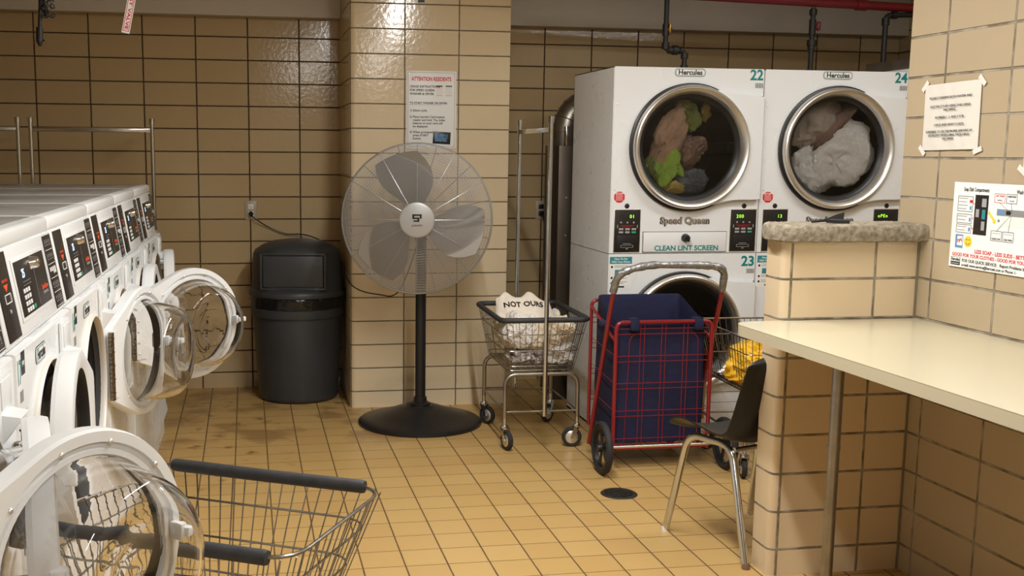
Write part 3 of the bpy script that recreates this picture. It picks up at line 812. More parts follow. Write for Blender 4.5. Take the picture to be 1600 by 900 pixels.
cloth('brown_shirt', 'brown shirt in the middle of dryer 22', (3.47, DY+.05, 1.47), (.085, .05, .09), 5, M_BROWN, (0, 0, 0), .4)
cloth('grey_shirt', 'grey shirt at the bottom of dryer 22', (3.47, DY+.03, 1.315), (.12, .05, .065), 6, M_GREYC, (0, 0, 0), .4)
cloth('mustard_towel', 'mustard yellow towel lying at the bottom of dryer 22', (3.37, DY-.01, 1.275), (.07, .035, .03), 8, M_MUST, (0, R(-15), 0), .4)
cloth('olive_sock', 'dark olive sock left of the lime shirt in dryer 22', (3.245, DY+.01, 1.375), (.035, .04, .06), 9, M_OLIVE, (0, 0, 0), .4)
# dryer 24
cloth('taupe_sheet', 'taupe bed sheet filling the upper left of dryer 24', (4.17, DY+.05, 1.615), (.15, .07, .15), 11, M_TAUPE, (0, R(38), 0), .35, 1.8, sub=5)
cloth('brown_sheet', 'brown bed sheet lying across the middle of dryer 24', (4.25, DY+.015, 1.60), (.035, .06, .19), 12, M_BROWN, (0, R(45), 0), .3, 1.8)
cloth('white_sheet', 'large white bed sheet filling the lower right of dryer 24', (4.305, DY+.015, 1.46), (.175, .075, .185), 13, M_CLOTHW, (0, R(30), 0), .3, 2.3, sub=5)
cloth('white_towel', 'white towel at the lower left of dryer 24', (4.16, DY+.03, 1.36), (.12, .06, .13), 14, M_CLOTHW, (0, R(-30), 0), .3, 1.8)

# ---------------------------------------------------------------- ducts and pipes in the alcove
t = thing('exhaust_duct', 'grey metal exhaust duct rising beside the left dryer stack', 'duct', (3.0, -.45, 0))
b = MB(); b.box(-.02, .145, -.16, .14, 0, 1.50, M_DUCTP, r=.003)
for z in (.35, .98, 1.2): b.lathe([(.0001, .004), (.004, .003), (.005, 0)], M_STEEL, 8, frame((.03, -.161, z), (1, 0, 0), (0, 0, 1)))
b.build('sheet_metal_chase', t)
b = MB(); c = Vector((.26, .08, 1.52)); pts = [Vector((.085, .06, 1.49)), Vector((.085, .06, 1.53))]
pts = [Vector((.07, .02, 1.50))]+arc((.24, .02, 1.58), .17, PI, PI/2, 8, (1, 0, 0), (0, 0, 1))+[Vector((.35, .02, 1.75))]
b.tube(pts, .085, M_DUCT, 24)
for i in range(1, len(pts)-1, 2):
    tn = (pts[i+1]-pts[i-1]).normalized(); a = tn.orthogonal().normalized(); bb = tn.cross(a)
    b.tube([pts[i]+(a*math.cos(k*PI/12)+bb*math.sin(k*PI/12))*.086 for k in range(24)], .003, M_DUCT, 5, closed=True)
b.build('elbow', t)
b = MB(); b.box(.02, .06, -.155, -.11, 1.50, 1.61, M_CHROME, r=.003); b.build('foil_tape', t)

def pipe_fit(b, p, d, r, L, m=None):
    p = Vector(p); d = Vector(d).normalized()
    b.tube([p-d*L/2, p+d*L/2], r, m or M_IRON, 14)
t = thing('gas_pipe', 'black iron gas pipe with an offset bend above dryer 22', 'pipe', (3.447, -1.0, 1.885))
b = MB(); q = fillet([(0, 0, .775), (0, 0, .128), (.111, 0, .128), (.111, 0, 0)], .03, 5); b.tube(q, .0135, M_IRON, 14)
for p, d, L in (((0, 0, .15), (0, 0, 1), .035), ((.03, 0, .128), (1, 0, 0), .03), ((.06, 0, .128), (1, 0, 0), .03), ((.09, 0, .128), (1, 0, 0), .02), ((.111, 0, .098), (0, 0, 1), .03), ((.111, 0, .03), (0, 0, 1), .04)): pipe_fit(b, p, d, .020, L)
pipe_fit(b, (.055, 0, .128), (1, 0, 0), .026, .028)
b.build('pipe_run', t)
b = MB(); pipe_fit(b, (0, 0, .235), (0, 0, 1), .019, .06, M_IRON); pipe_fit(b, (.012, -.012, .235), (1, -1, 0), .011, .03, M_BRASS); b.box(.008, .018, -.03, -.02, .215, .265, M_BRASS, r=.003)
b.build('brass_valve', t)
t = thing('gas_pipe', 'black iron gas pipe with a red valve above dryer 24', 'pipe', (4.297, -1.0, 1.885))
b = MB(); b.tube([(0, 0, 0), (0, 0, .375)], .0135, M_IRON, 14)
for z, r_, L in ((.02, .02, .04), (.185, .026, .03), (.165, .021, .03), (.27, .019, .08), (.35, .021, .03)): pipe_fit(b, (0, 0, z), (0, 0, 1), r_, L)
b.build('pipe_run', t)
b = MB(); b.tube([(0, 0, .27), (.03, -.01, .27)], .008, M_REDPIPE, 10); b.box(.022, .042, -.018, .002, .25, .30, M_REDPIPE, r=.006); b.build('red_handle', t)
t = thing('gas_pipe', 'straight black iron gas pipe with an elbow at far right', 'pipe', (4.735, -1.0, 1.885))
b = MB(); b.tube(fillet([(0, 0, 0), (0, 0, .345), (.16, 0, .352)], .03), .0145, M_IRON, 14)
for z in (.31, .02): pipe_fit(b, (0, 0, z), (0, 0, 1), .021, .04)
pipe_fit(b, (.05, 0, .347), (1, 0, 0), .021, .03); b.build('pipe_run', t)
b = MB(); b.tube([(px1+.02, -1.0, 2.325), (5.45, -1.0, 2.262)], .0245, M_REDPIPE, 18)
for x in (3.3, 4.55): b.tube([(x, -1.0, 2.325-.0227*(x-2.69)), (x+.06, -1.0, 2.325-.0227*(x-2.63))], .031, M_REDPIPE, 18)
tag(b.build('sprinkler_pipe'), 'dark red painted sprinkler pipe running above the dryers', 'pipe')
b = MB(); b.box(4.66, 5.40, -1.40, -.95, 1.905, 1.965, M_DUCT, r=.004); b.box(4.615, 5.41, -1.45, -.4, 0, 1.905, M_ENAMEL, r=.004)
tag(b.build('dryer_side_cabinet'), 'grey topped cabinet barely showing behind the top right corner of dryer 24', 'cabinet')

# ---------------------------------------------------------------- pipe with test valve tag at top left (pipe itself above the frame)
t = thing('inspection_valve', 'dark valve stem with a hanging chain at top left', 'valve', (.47, -2.5, 2.3))
b = MB(); b.tube([(-.3, 0, .03), (.75, 0, .03)], .02, M_IRON, 12); b.tube([(-.3, 0, .03), (-.3, 0, .36)], .02, M_IRON, 12)
b.tube([(.012, 0, .02), (.008, 0, -.25), (-.004, 0, -.42)], .007, M_IRON, 10); b.tube([(-.003, 0, -.405), (-.006, 0, -.455)], .0125, M_IRON, 10); b.tube([(-.006, 0, -.455), (-.004, 0, -.472)], [.012, .005], M_IRON, 10); b.box(.0, .012, -.003, .003, -.455, -.447, M_IRON)
b.build('valve_stem', t)
b = MB(); random.seed(4)
for i in range(70):
    x = .020+random.uniform(-.014, .026); z = -.365+(i/70)*.17-abs(x-.02)*.2; T = Matrix.Translation((x, random.uniform(-.012, .012), z)) @ Euler((random.random()*3, random.random()*3, random.random()*3)).to_matrix().to_4x4()
    b.tube([(math.cos(a)*.009, math.sin(a)*.006, 0) for a in [k*2*PI/10 for k in range(10)]], .0022, M_IRON, 5, closed=True, T=T)
b.build('chain', t)
TT = Matrix.Rotation(R(-12), 4, 'Y')
b = MB(); T = Matrix.Translation((.79, -2.5, 1.985)) @ Matrix.Rotation(R(12), 4, 'Y') @ frame((0, 0, 0), (1, 0, 0), (0, 0, 1))
b.box(-.0145, .0145, -.105, .135, 0, .0012, M_WHITEP, T)
for s in (-1, 1): b.box(s*.0105-.001, s*.0105+.001, -.098, .130, .0012, .0016, M_REDP, T)
b.box(-.0115, .0115, -.098, -.096, .0012, .0016, M_REDP, T)
b.text('INSP. TEST VALVE', .016, M_REDP, T @ Matrix.Translation((0, .016, .0016)) @ Matrix.Rotation(R(-90), 4, 'Z'), bold=.02, fit=.215)
b.tube([T @ Vector((0, .13, 0)), (.815, -2.5, 2.33)], .0012, M_IRON, 5)
tag(b.build('valve_tag'), 'white and red TEST VALVE tag hanging at top left', 'sign')
b = MB(); b.lathe([(.0001, .03), (.012, .029), (.016, .02), (.016, .0)], M_BPLAST, 18, frame((2.163, py, 2.300), (1, 0, 0), (0, 0, 1))); b.box(2.145, 2.181, py-.004, py, 2.27, 2.33, M_BPLAST)
tag(b.build('wall_hook'), 'small black fitting at the very top of the pillar', 'hook')

# ================================================================ LAUNDRY CARTS
def rect_loop(hx_, hy_, z, r, n=5): return fillet([(-hx_, -hy_, z), (hx_, -hy_, z), (hx_, hy_, z), (-hx_, hy_, z)], r, n, closed=True)
def caster(parent, x, y, ang):
    b = MB(); Tz = Matrix.Translation((x, y, 0)) @ Matrix.Rotation(ang, 4, 'Z')
    b.tube([(0, 0, .118), (0, 0, .16)], .010, M_CHROME, 12, T=Tz); b.lathe([(.0001, .122), (.018, .121), (.021, .112), (.021, .104), (.0001, .103)], M_CHROME, 18, Tz)
    for s in (-1, 1): b.add([(-.012, s*.017, .108), (.016, s*.017, .108), (.034, s*.017, .046), (.016, s*.017, .046), (-.012, s*.019, .108), (.016, s*.019, .108), (.034, s*.019, .046), (.016, s*.019, .046)], [(0, 1, 2, 3), (7, 6, 5, 4), (0, 4, 5, 1), (1, 5, 6, 2), (2, 6, 7, 3), (3, 7, 4, 0)], M_CHROME, False, Tz)
    c = b.build('caster', parent)
    b = MB(); Tw = Tz @ frame((.026, 0, .050), (1, 0, 0), (0, 0, 1))
    b.lathe([(.0001, -.012), (.030, -.012), (.034, -.009), (.034, .009), (.030, .012), (.0001, .012)], M_STEEL, 24, Tw)
    b.lathe([(.034, -.011), (.044, -.012), (.0495, -.007), (.0495, .007), (.044, .012), (.034, .011)], M_RUBBER, 28, Tw)
    b.lathe([(.0001, -.021), (.006, -.021), (.006, .021), (.0001, .021)], M_CHROME, 10, Tw)
    b.build('wheel', c)
def make_cart(label, loc, rz, sleeves='all', rack=True, seed=0, cat='laundry cart', zr=.65, HX=.308, HY=.218, cr=.045):
    t = thing('laundry_cart', label, cat, (*loc, 0), rz, 'wire laundry carts')
    BX, BY, ZB = .235, .170, .388
    b = MB(); b.tube(rect_loop(HX, HY, zr, cr), .0045, M_WIRE, 8, closed=True)
    for k, z in enumerate((.575, .49, .41)):
        f = (zr-z)/(zr-ZB); b.tube(rect_loop(HX+(BX-HX)*f, HY+(BY-HY)*f, z, cr), .0028, M_WIRE, 6, closed=True)
    b.tube(rect_loop(BX, BY, ZB, .03), .0032, M_WIRE, 6, closed=True)
    nx, ny = 17, 12
    for i in range(nx+1):
        f = -1+2*i/nx; f *= .93
        b.tube([(f*HX, -HY, zr), (f*BX, -BY, ZB), (f*BX, BY, ZB), (f*HX, HY, zr)], .0019, M_WIRE, 4)
    for i in range(ny+1):
        f = (-1+2*i/ny)*.9
        b.tube([(-HX, f*HY, zr), (-BX, f*BY, ZB), (BX, f*BY, ZB), (HX, f*HY, zr)], .0019, M_WIRE, 4)
    b.build('basket', t)
    if sleeves == 'all':
        b = MB(); b.tube(rect_loop(HX+.002, HY+.002, zr, .05), .0135, M_FOAM, 12, closed=True); b.build('rim_bumper', t)
    elif sleeves == 'sides':
        for s in (-1, 1):
            b = MB(); b.tube([(-HX+.06, s*HY, zr), (-HX+.07, s*HY, zr), (0, s*HY, zr-.001), (HX-.06, s*HY, zr), (HX-.052, s*HY, zr)], [.0145, .0165, .0160, .0165, .0150], M_FOAM, 14); b.build('foam_sleeve', t)
    # legs: an inverted U under each short end
    for s in (-1, 1):
        b = MB(); b.tube(fillet([(s*.262, -.185, .155), (s*.255, -.185, .372), (s*.255, .185, .372), (s*.262, .185, .155)], .06, 6), .0105, M_DULL, 12)
        b.tube([(s*.262, -.185, .185), (s*.262, .185, .185)], .005, M_DULL, 8)
        b.build('leg_frame', t)
    b = MB()
    for s in (-1, 1): b.tube([(-.262, s*.185, .185), (.262, s*.185, .185)], .005, M_DULL, 8); b.tube([(-.25, s*.12, .378), (.25, s*.12, .378)], .006, M_DULL, 8)
    b.build('stretcher', t)
    random.seed(seed)
    for sx in (-1, 1):
        for sy in (-1, 1): caster(t, sx*.262, sy*.185, random.random()*6.28)
    if rack:
        b = MB()
        for s in (-1, 1): b.tube([(s*.322, 0, .175), (s*.322, 0, 1.615)], .0115, M_CHROME, 14); b.tube([(s*.322, 0, 1.60), (s*.322, 0, 1.628)], .0155, M_CHROME, 14); b.tube([(s*.322, 0, .18), (s*.262, 0, .18)], .008, M_DULL, 8)
        b.box(-.322, .322, -.006, .006, 1.553, 1.577, M_CHROME, r=.002)
        b.build('hanger_rack', t)
    return t
make_cart('wire laundry cart with black bumper and rack holding a white laundry heap', (2.630, -1.36), R(89), 'all', True, 3)
make_cart('wire laundry cart with grey foam sleeves in the foreground', (1.110, -4.277), R(-29.0), 'sides', False, 5, HX=.325, HY=.25, cr=.085)
c3 = make_cart('low wire laundry cart without bumper holding a yellow bag', (3.59, -2.02), R(88), 'none', False, 8)
make_cart('wire laundry cart with tall rack hidden behind the far washer', (.365, -.45), 0, 'all', True, 9)
make_cart('second wire laundry cart with rack, at the far left', (-.345, -.45), 0, 'all', True, 10)

# heap in the cart
CX, CY = 2.630, -1.36
G = None
cloth('white_towel', 'white towel at the near left corner of the laundry cart', (CX-.09, CY-.13, .575), (.075, .09, .085), 21, M_CLOTHW, (0, 0, .3), .45, 2.2)
cloth('cream_sheet', 'cream sheet bulging in the middle of the laundry cart', (CX-.0, CY-.12, .53), (.10, .10, .09), 22, M_CLOTHC, (0, 0, 1), .4, 2.2)
cloth('cream_towel', 'cream towel at the near right of the laundry cart', (CX+.10, CY-.12, .57), (.075, .10, .075), 23, M_CLOTHC, (0, .3, .4), .45, 2.3)
cloth('white_shirt', 'white shirt low at the near right of the laundry cart', (CX+.09, CY-.12, .465), (.085, .10, .06), 24, M_CLOTHW, (0, 0, 2), .5, 2.6)
cloth('white_sheet', 'white sheet heaped under the printed sack', (CX-.02, CY+.06, .56), (.13, .15, .08), 25, M_CLOTHW, (0, 0, 0), .4, 2.4)
cloth('spotted_blouse', 'white blouse with dark spots at the bottom of the laundry cart', (CX-.06, CY-.14, .445), (.085, .09, .038), 26, M_CLOTHS, (0, 0, .5), .5, 2.6)
cloth('white_pillowcase', 'white pillowcase at the far left of the laundry cart', (CX-.12, CY+.0, .56), (.05, .16, .08), 27, M_CLOTHW, (0, 0, .1), .45, 2.3)
cloth('white_cloth', 'white cloth lying at the right side of the laundry cart', (CX+.11, CY+.07, .57), (.07, .13, .08), 28, M_CLOTHW, (0, 0, .1), .4, 2.3)
# printed sack: a soft, two eared pillow shape standing on the heap
b = MB(); NX, NZ = 40, 26; vs = []
def sack(u, v, side):
    wd = .155*(1-.10*v); x = wd*(u)
    ear = .035*(math.exp(-((u+.62)/.22)**2)+math.exp(-((u-.25)/.22)**2)) - .05*max(0, u-.45)
    z = -.06+(.145+ear)*v
    th = .045*math.sqrt(max(0, (1-u*u)))*math.sqrt(max(0, 1-v**3))*(1 if v > 0 else 1)
    nz = noise.noise(Vector((u*3, v*3, side*3)))*.010+noise.noise(Vector((u*8, v*7, side*5)))*.004
    return (x, side*(th+ (nz if abs(u) < .97 and v < .97 else 0))+.02*v, z)
for side in (-1, 1):
    for j in range(NZ+1):
        for i in range(NX+1): vs.append(sack(-1+2*i/NX, j/NZ, side))
n1 = (NX+1)*(NZ+1)
fs = []
for s in (0, n1):
    for j in range(NZ):
        for i in range(NX): fs.append((s+j*(NX+1)+i, s+j*(NX+1)+i+1, s+(j+1)*(NX+1)+i+1, s+(j+1)*(NX+1)+i))
b.add(vs, fs, mat('cream_cotton_sack', (.74, .66, .56), .9, bump=.002, scale=50), True)
sk = b.build('printed_sack', None, (2.585, CY-.06, .655), (R(-30), 0, 0)); tag(sk, 'cream cloth sack printed NOT OURS lying on the laundry heap', 'sack')
b = MB(); b.text('NOT OURS', .042, M_INK, frame((-.010, -.062, .030), (1, 0, 0), (0, .0, 1)), bold=.022, fit=.205, ext=.0004)
# wrap the lettering onto the front of the sack
nv = []
for p in b.v:
    u = max(-.95, min(.95, p[0]/.150)); v = (p[2]+.06)/.145; q = sack(u, max(.05, min(.9, v)), -1); nv.append((p[0], q[1]-.0035, p[2]))
from mathutils.bvhtree import BVHTree
bv = BVHTree.FromPolygons([v.co for v in sk.data.vertices], [tuple(p.vertices) for p in sk.data.polygons])
nv = []
for p in b.v:
    h = bv.ray_cast(Vector((p[0], -.5, p[2])), Vector((0, 1, 0)))
    nv.append((p[0], (h[0].y if h[0] else -.03)-.0035, p[2]))
b.v = nv; o = b.build('lettering', sk); o['label'] = 'black printed words NOT OURS'
# yellow bag
yb = crumple(.160, .18, .12, 31, M_YELLOW, .4, 1.7, 5, -.085).build('yellow_plastic_bag', None, (3.575, -2.10, .49), (0, 0, .2), recalc=False)
tag(yb, 'crumpled yellow plastic bag in the wire cart behind the chair', 'bag')

# ================================================================ RED SHOPPING CART
t = thing('shopping_cart', 'red folding shopping cart with a tape-wrapped handle', 'shopping cart', (3.09, -1.85, 0))
RX, YF, YB = .232, -.18, .19
b = MB(); b.tube(fillet([(-RX, YF, .085), (-RX, YF, .690), (RX, YF, .690), (RX, YF, .085)], .035, 6), .0095, M_REDPAINT, 12)
b.tube([(-RX, YF, .095), (RX, YF, .095)], .0075, M_REDPAINT, 10)
b.build('front_frame', t)
b = MB(); b.tube(fillet([(-RX, YB, .12), (-RX, YB, .745), (RX, YB, .745), (RX, YB, .12)], .035, 6), .0085, M_REDPAINT, 12); b.tube([(-RX, YB, .12), (RX, YB, .12)], .006, M_REDPAINT, 10)
for s in (-1, 1): b.tube([(s*RX, YF, .60), (s*RX, YB, .715)], .0075, M_REDPAINT, 10)
b.build('rear_frame', t)
b = MB(); wr = .0018
for z in (.13, .262, .392, .52, .648):
    for dz in (0, .026):
        z_ = min(z+dz-.013, .66)
        b.tube([(-RX, YF-.002, z_), (RX, YF-.002, z_)], wr, M_REDPAINT, 5)
        if dz: 
            for s in (-1, 1): b.tube([(s*RX, YF, z_), (s*RX, YB, z_+.03)], wr, M_REDPAINT, 5)
        b.tube([(-RX, YB, z_), (RX, YB, z_)], wr, M_REDPAINT, 5)
for x in (-.115, -.095, 0-.012, .008, .095, .115): b.tube([(x, YF, .095), (x, YF, .690)], wr, M_REDPAINT, 5); b.tube([(x, YB, .12), (x, YB, .745)], wr, M_REDPAINT, 5)
b.tube(fillet([(-.18, YF, .10), (-.165, YF, .635), (.165, YF, .635), (.18, YF, .10)], .04), wr, M_REDPAINT, 5)
for i in range(7): x = -RX+.04+i*.065; b.tube([(x, YF, .108), (x, YB, .125)], .002, M_REDPAINT, 5)
b.build('wire_grid', t)
b = MB(); hb = [(-.262, .08, .055), (-.262, -.195, .80), (-.258, -.245, .915), (-.13, -.262, .962), (.16, -.262, .958), (.256, -.245, .93), (.262, -.19, .78), (.262, .08, .055)]
hp = fillet(hb, .07, 6); b.tube(hp, .0105, M_REDPAINT, 12); hd = b.build('handle', t)
tp = [Vector((-.262, -.205, .835))]+fillet([(-.262, -.205, .835), (-.256, -.245, .925), (-.13, -.262, .963), (.15, -.262, .959), (.252, -.250, .945), (.262, -.205, .835)], .06, 6)[1:]
rs = [.0175+.0018*math.sin(i*2.1)+.001*math.sin(i*5.3) for i in range(len(tp))]
b = MB(); b.tube(tp, rs, M_TAPE, 14); b.build('taped_grip', hd)
def spoked_wheel(parent, x, y, r, nm='wheel'):
    b = MB(); T = frame((x, y, r), (0, 1, 0), (0, 0, 1))
    b.lathe([(r*.80, -.012), (r*.9, -.017), (r*.97, -.013), (r, -.005), (r, .005), (r*.97, .013), (r*.9, .017), (r*.80, .012), (r*.80, -.012)], M_RUBBER, 40, T)
    b.lathe([(r*.74, -.009), (r*.81, -.010), (r*.81, .010), (r*.74, .009), (r*.74, -.009)], M_BPLAST, 40, T)
    b.lathe([(.0001, -.022), (.018, -.022), (.020, -.014), (.020, .014), (.018, .022), (.0001, .022)], M_BPLAST, 18, T)
    for k in range(5):
        for d in (-.09, .09):
            a = 2*PI*k/5; b.tube([(.014*math.cos(a+d*2), .014*math.sin(a+d*2), 0), (r*.77*math.cos(a+d), r*.77*math.sin(a+d), 0)], .0048, M_BPLAST, 6, T=T)
    b.build(nm, parent)
spoked_wheel(t, -.305, -.245, .122); spoked_wheel(t, .292, -.245, .122)
b = MB(); b.tube([(-.305, -.245, .122), (.292, -.245, .122)], .006, M_STEEL, 10)
for s in (-1, 1): b.tube([(s*RX, YF, .12), (s*RX, -.245, .122)], .006, M_REDPAINT, 8)
b.build('axle', t)
for s in (-1, 1):
    b = MB(); b.tube([(s*.20, YB, .12), (s*.20, YB, .075)], .007, M_REDPAINT, 8); b.lathe([(.0001, -.012), (.034, -.012), (.038, 0), (.034, .012), (.0001, .012)], M_RUBBER, 24, frame((s*.20, YB, .038), (0, 1, 0), (0, 0, 1)))
    b.build('front_caster', t)
# navy liner bag
b = MB(); lo = rect_loop(.216, .168, 0, .03, 5); n = len(lo); vs = []; lv = [(.115, .96), (.118, 1.0), (.2, 1.0), (.35, 1.01), (.5, 1.0), (.62, 1.0), (.70, 1.0), (.76, .99), (.775, .985), (.76, .965), (.62, .955), (.5, .95)]
for k, (z, f) in enumerate(lv):
    for i, p in enumerate(lo):
        q = p*f; nz = noise.noise(Vector((q.x*9, q.y*9, z*6)))*.010
        zz = z
        if k >= 5: 
            back = (q.y+.168)/.336; zz = z-(1-back)*(.105 if 6 <= k <= 9 else .05)+noise.noise(Vector((q.x*6, q.y*6, 1)))*.006
        # strictly inside the frame
        vs.append((q.x+nz*.5, q.y+.005+nz*.5, zz))
fs = [(k*n+i, k*n+(i+1) % n, (k+1)*n+(i+1) % n, (k+1)*n+i) for k in range(len(lv)-1) for i in range(n)]
fs.append(tuple(range(n))); fs.append(tuple((len(lv)-1)*n+i for i in range(n)))
b.add(vs, fs, M_NAVY, True)
lb = b.build('liner_bag', None, (3.09, -1.85, 0)); tag(lb, 'navy blue canvas liner bag standing inside the red shopping cart', 'bag')
for (x, y, z, rz_) in ((-.145, YF, .685, 0), (.165, YF, .685, 0), (-.228, -.04, .655, PI/2)):
    b = MB(); T = Matrix.Translation((x, y, z)) @ Matrix.Rotation(rz_, 4, 'Z')
    b.box(-.022, .022, -.016, .016, -.035, .016, M_NAVY, T, r=.008); b.box(-.026, .026, -.005, .04, -.004, .022, M_NAVY, T, r=.008)
    b.build('loop_tab', lb)

# ================================================================ CHAIR
A, B_, C3 = Vector((2.789, -2.849, 0)), Vector((2.922, -3.272, 0)), Vector((3.208, -2.742, 0))
D3 = B_+(C3-A)
cc = (A+B_+C3+D3)/4
fwd = (A-B_).normalized(); rgt = (C3-A); rgt = (rgt-fwd*rgt.dot(fwd)).normalized(); rz = math.atan2(-fwd.x, fwd.y)
t = thing('stacking_chair', 'black plastic shell chair with chrome legs beside the half wall', 'chair', tuple(cc), rz)
hw, hd_ = .218, .2215       # half track, half wheelbase (local x right, y forward)
for s in (-1, 1):
    b = MB(); q = fillet([(s*hw, hd_, .0), (s*(hw-.035), hd_-.072, .402), (s*(hw-.035), -.085, .412), (s*hw, -hd_, .0)], .065, 8)
    b.tube(q, .0138, M_CHROME, 14); lg = b.build('leg_frame', t)
    for e in (0, -1):
        p = q[e]; b = MB(); b.lathe([(.0001, 0), (.0145, 0), (.0145, .012), (.0125, .02)], M_BROWN if e else M_WPLAST, 12, Matrix.Translation((p.x, p.y, 0))); b.build('foot_cap', lg)
b = MB(); b.tube([(-hw+.035, .04, .415), (hw-.035, .04, .415)], .009, M_CHROME, 10); b.tube([(-hw+.035, -.10, .400), (hw-.035, -.10, .400)], .009, M_CHROME, 10); b.build('cross_bar', t)
# shell: swept profile
prof = [(.200, .418), (.185, .434), (.13, .446), (.04, .440), (-.05, .432), (-.11, .438), (-.155, .470), (-.182, .535), (-.205, .61), (-.224, .68), (-.238, .735), (-.243, .765)]
pp = bez([(0, y, z) for y, z in prof], 5); b = MB(); NW = 24; vs = []; rows = len(pp)
for k, p in enumerate(pp):
    f = k/(rows-1)
    wd = .208+.037*math.sin(min(1, f*2)*PI/2) if f < .5 else .245-.022*((f-.5)/.5)**2
    if f > .88: wd *= math.sqrt(max(.05, 1-((f-.88)/.12)**2*.62))
    if f < .05: wd *= .90+.10*(f/.05)
    pr = pp[min(k+1, rows-1)]-pp[max(k-1, 0)]; nrm = Vector((0, -pr.z, pr.y)).normalized()
    if nrm.z < 0 and f < .4: nrm = -nrm
    nrm = Vector((0, -pr.z, pr.y)).normalized()*-1     # towards sitter
    for i in range(NW+1):
        u = -1+2*i/NW; lift = (.030*u**4+.012*u*u)
        vs.append(Vector((wd*u, p.y, p.z))+nrm*lift)
ng = len(vs)
vs2 = []
for k in range(rows):
    pr = pp[min(k+1, rows-1)]-pp[max(k-1, 0)]; nrm = Vector((0, -pr.z, pr.y)).normalized()
    for i in range(NW+1): vs2.append(vs[k*(NW+1)+i]+nrm*.006)
allv = [v-Vector((0, 0, .014)) for v in vs+vs2]; fs = []
for base in (0, ng):
    for k in range(rows-1):
        for i in range(NW): a_ = base+k*(NW+1)+i; fs.append((a_, a_+1, a_+NW+2, a_+NW+1))
for k in range(rows-1):
    for i in (0, NW): a_ = k*(NW+1)+i; fs.append((a_, a_+NW+1, a_+NW+1+ng, a_+ng))
for k in (0, rows-1):
    for i in range(NW): a_ = k*(NW+1)+i; fs.append((a_, a_+1, a_+1+ng, a_+ng))
b.add(allv, fs, M_SHELL, True); sh = b.build('seat_shell', t)
b = MB()
for x in (-.165, .165): b.lathe([(.0001, .004), (.006, .003), (.007, 0)], M_STEEL, 10, frame((x, -.246, .71), (1, 0, 0), (0, 0, 1)))
b.build('rivet', sh)

# ================================================================ PEDESTAL FAN
FX, FY = 2.110, -1.03
t = thing('pedestal_fan', 'large silver cage fan on a black round pedestal', 'fan', (FX, FY, 0), R(-9))
b = MB(); b.lathe([(.335, .0), (.336, .012), (.325, .020), (.27, .028), (.20, .055), (.12, .085), (.08, .095), (.075, .10), (.0001, .10)], M_FANBLK, 72); b.build('base', t)
b = MB(); b.lathe([(.055, .095), (.055, .108), (.045, .115), (.036, .118), (.036, .14), (.030, .145)], M_FANBLK, 32); b.tube([(0, 0, .09), (0, 0, 1.02)], .0285, M_FANBLK, 28); b.tube([(0, 0, .99), (0, 0, 1.08)], .034, M_FANBLK, 20)
b.build('pole', t)
ZF = 1.112; TFN = frame((-.022, -.14, ZF), (1, 0, 0), (0, 0, 1)) @ Matrix.Rotation(R(0), 4, 'X')     # local z toward the viewer
b = MB(); b.tube([TFN @ Vector((0, 0, -.20)), TFN @ Vector((0, 0, -.19)), TFN @ Vector((0, 0, -.06)), TFN @ Vector((0, 0, -.03))], [.05, .082, .082, .055], M_FANBLK, 24); b.box(-.03, .03, -.05, .04, 1.02, 1.09, M_FANBLK, r=.01); b.build('motor', t)
b = MB(); RC = .388
b.tube([TFN @ Vector((RC*math.cos(a), RC*math.sin(a), 0)) for a in [k*2*PI/96 for k in range(96)]], .0052, M_FANWIRE, 8, closed=True)
b.tube([TFN @ Vector((RC*math.cos(a), RC*math.sin(a), -.013)) for a in [k*2*PI/96 for k in range(96)]], .0045, M_FANWIRE, 8, closed=True)
def dome(r, d): f = max(0, 1-(r/RC)**2.4); return d*f
NR = 44
for k in range(NR):
    r = .092+(RC-.096)*k/(NR-1)
    b.tube([TFN @ Vector((r*math.cos(a), r*math.sin(a), dome(r, .075))) for a in [i*2*PI/72 for i in range(72)]], .0020, M_FANWIRE, 4, closed=True)
for k in range(12):
    a = 2*PI*k/12+R(90)
    b.tube([TFN @ Vector((r*math.cos(a), r*math.sin(a), dome(r, .075)-.003)) for r in [.08+(RC-.08)*j/14 for j in range(15)]], .0022, M_FANWIRE, 5)
b.build('front_cage', t)
b = MB()
for k in range(24):
    r = .092+(RC-.096)*k/23
    b.tube([TFN @ Vector((r*math.cos(a), r*math.sin(a), -.013-dome(r, .115))) for a in [i*2*PI/64 for i in range(64)]], .0016, M_FANWIRE, 4, closed=True)
for k in range(12):
    a = 2*PI*k/12+R(105)
    b.tube([TFN @ Vector((r*math.cos(a), r*math.sin(a), -.013-dome(r, .115)+.003)) for r in [.08+(RC-.08)*j/12 for j in range(13)]], .0020, M_FANWIRE, 5)
b.build('rear_cage', t)
b = MB(); b.lathe([(.0001, .084), (.075, .083), (.088, .079), (.092, .070)], M_HUB, 48, TFN)
T = TFN @ Matrix.Translation((0, .012, .0845))
for q in ((-.024, .024, .010, .018), (-.024, -.014, -.004, .018), (-.024, .010, -.006, .002), (.002, .012, -.018, .002), (.014, .024, -.004, .018), (-.018, .012, -.020, -.013)): b.box(*q, 0, .0008, M_INK, T)
b.text('ULTRATECH', .011, M_INK, T @ Matrix.Translation((0, -.040, .0002)) @ Matrix.Rotation(R(3), 4, 'Z'), bold=.01, fit=.055); 
b.build('hub_badge', t)
bl = []
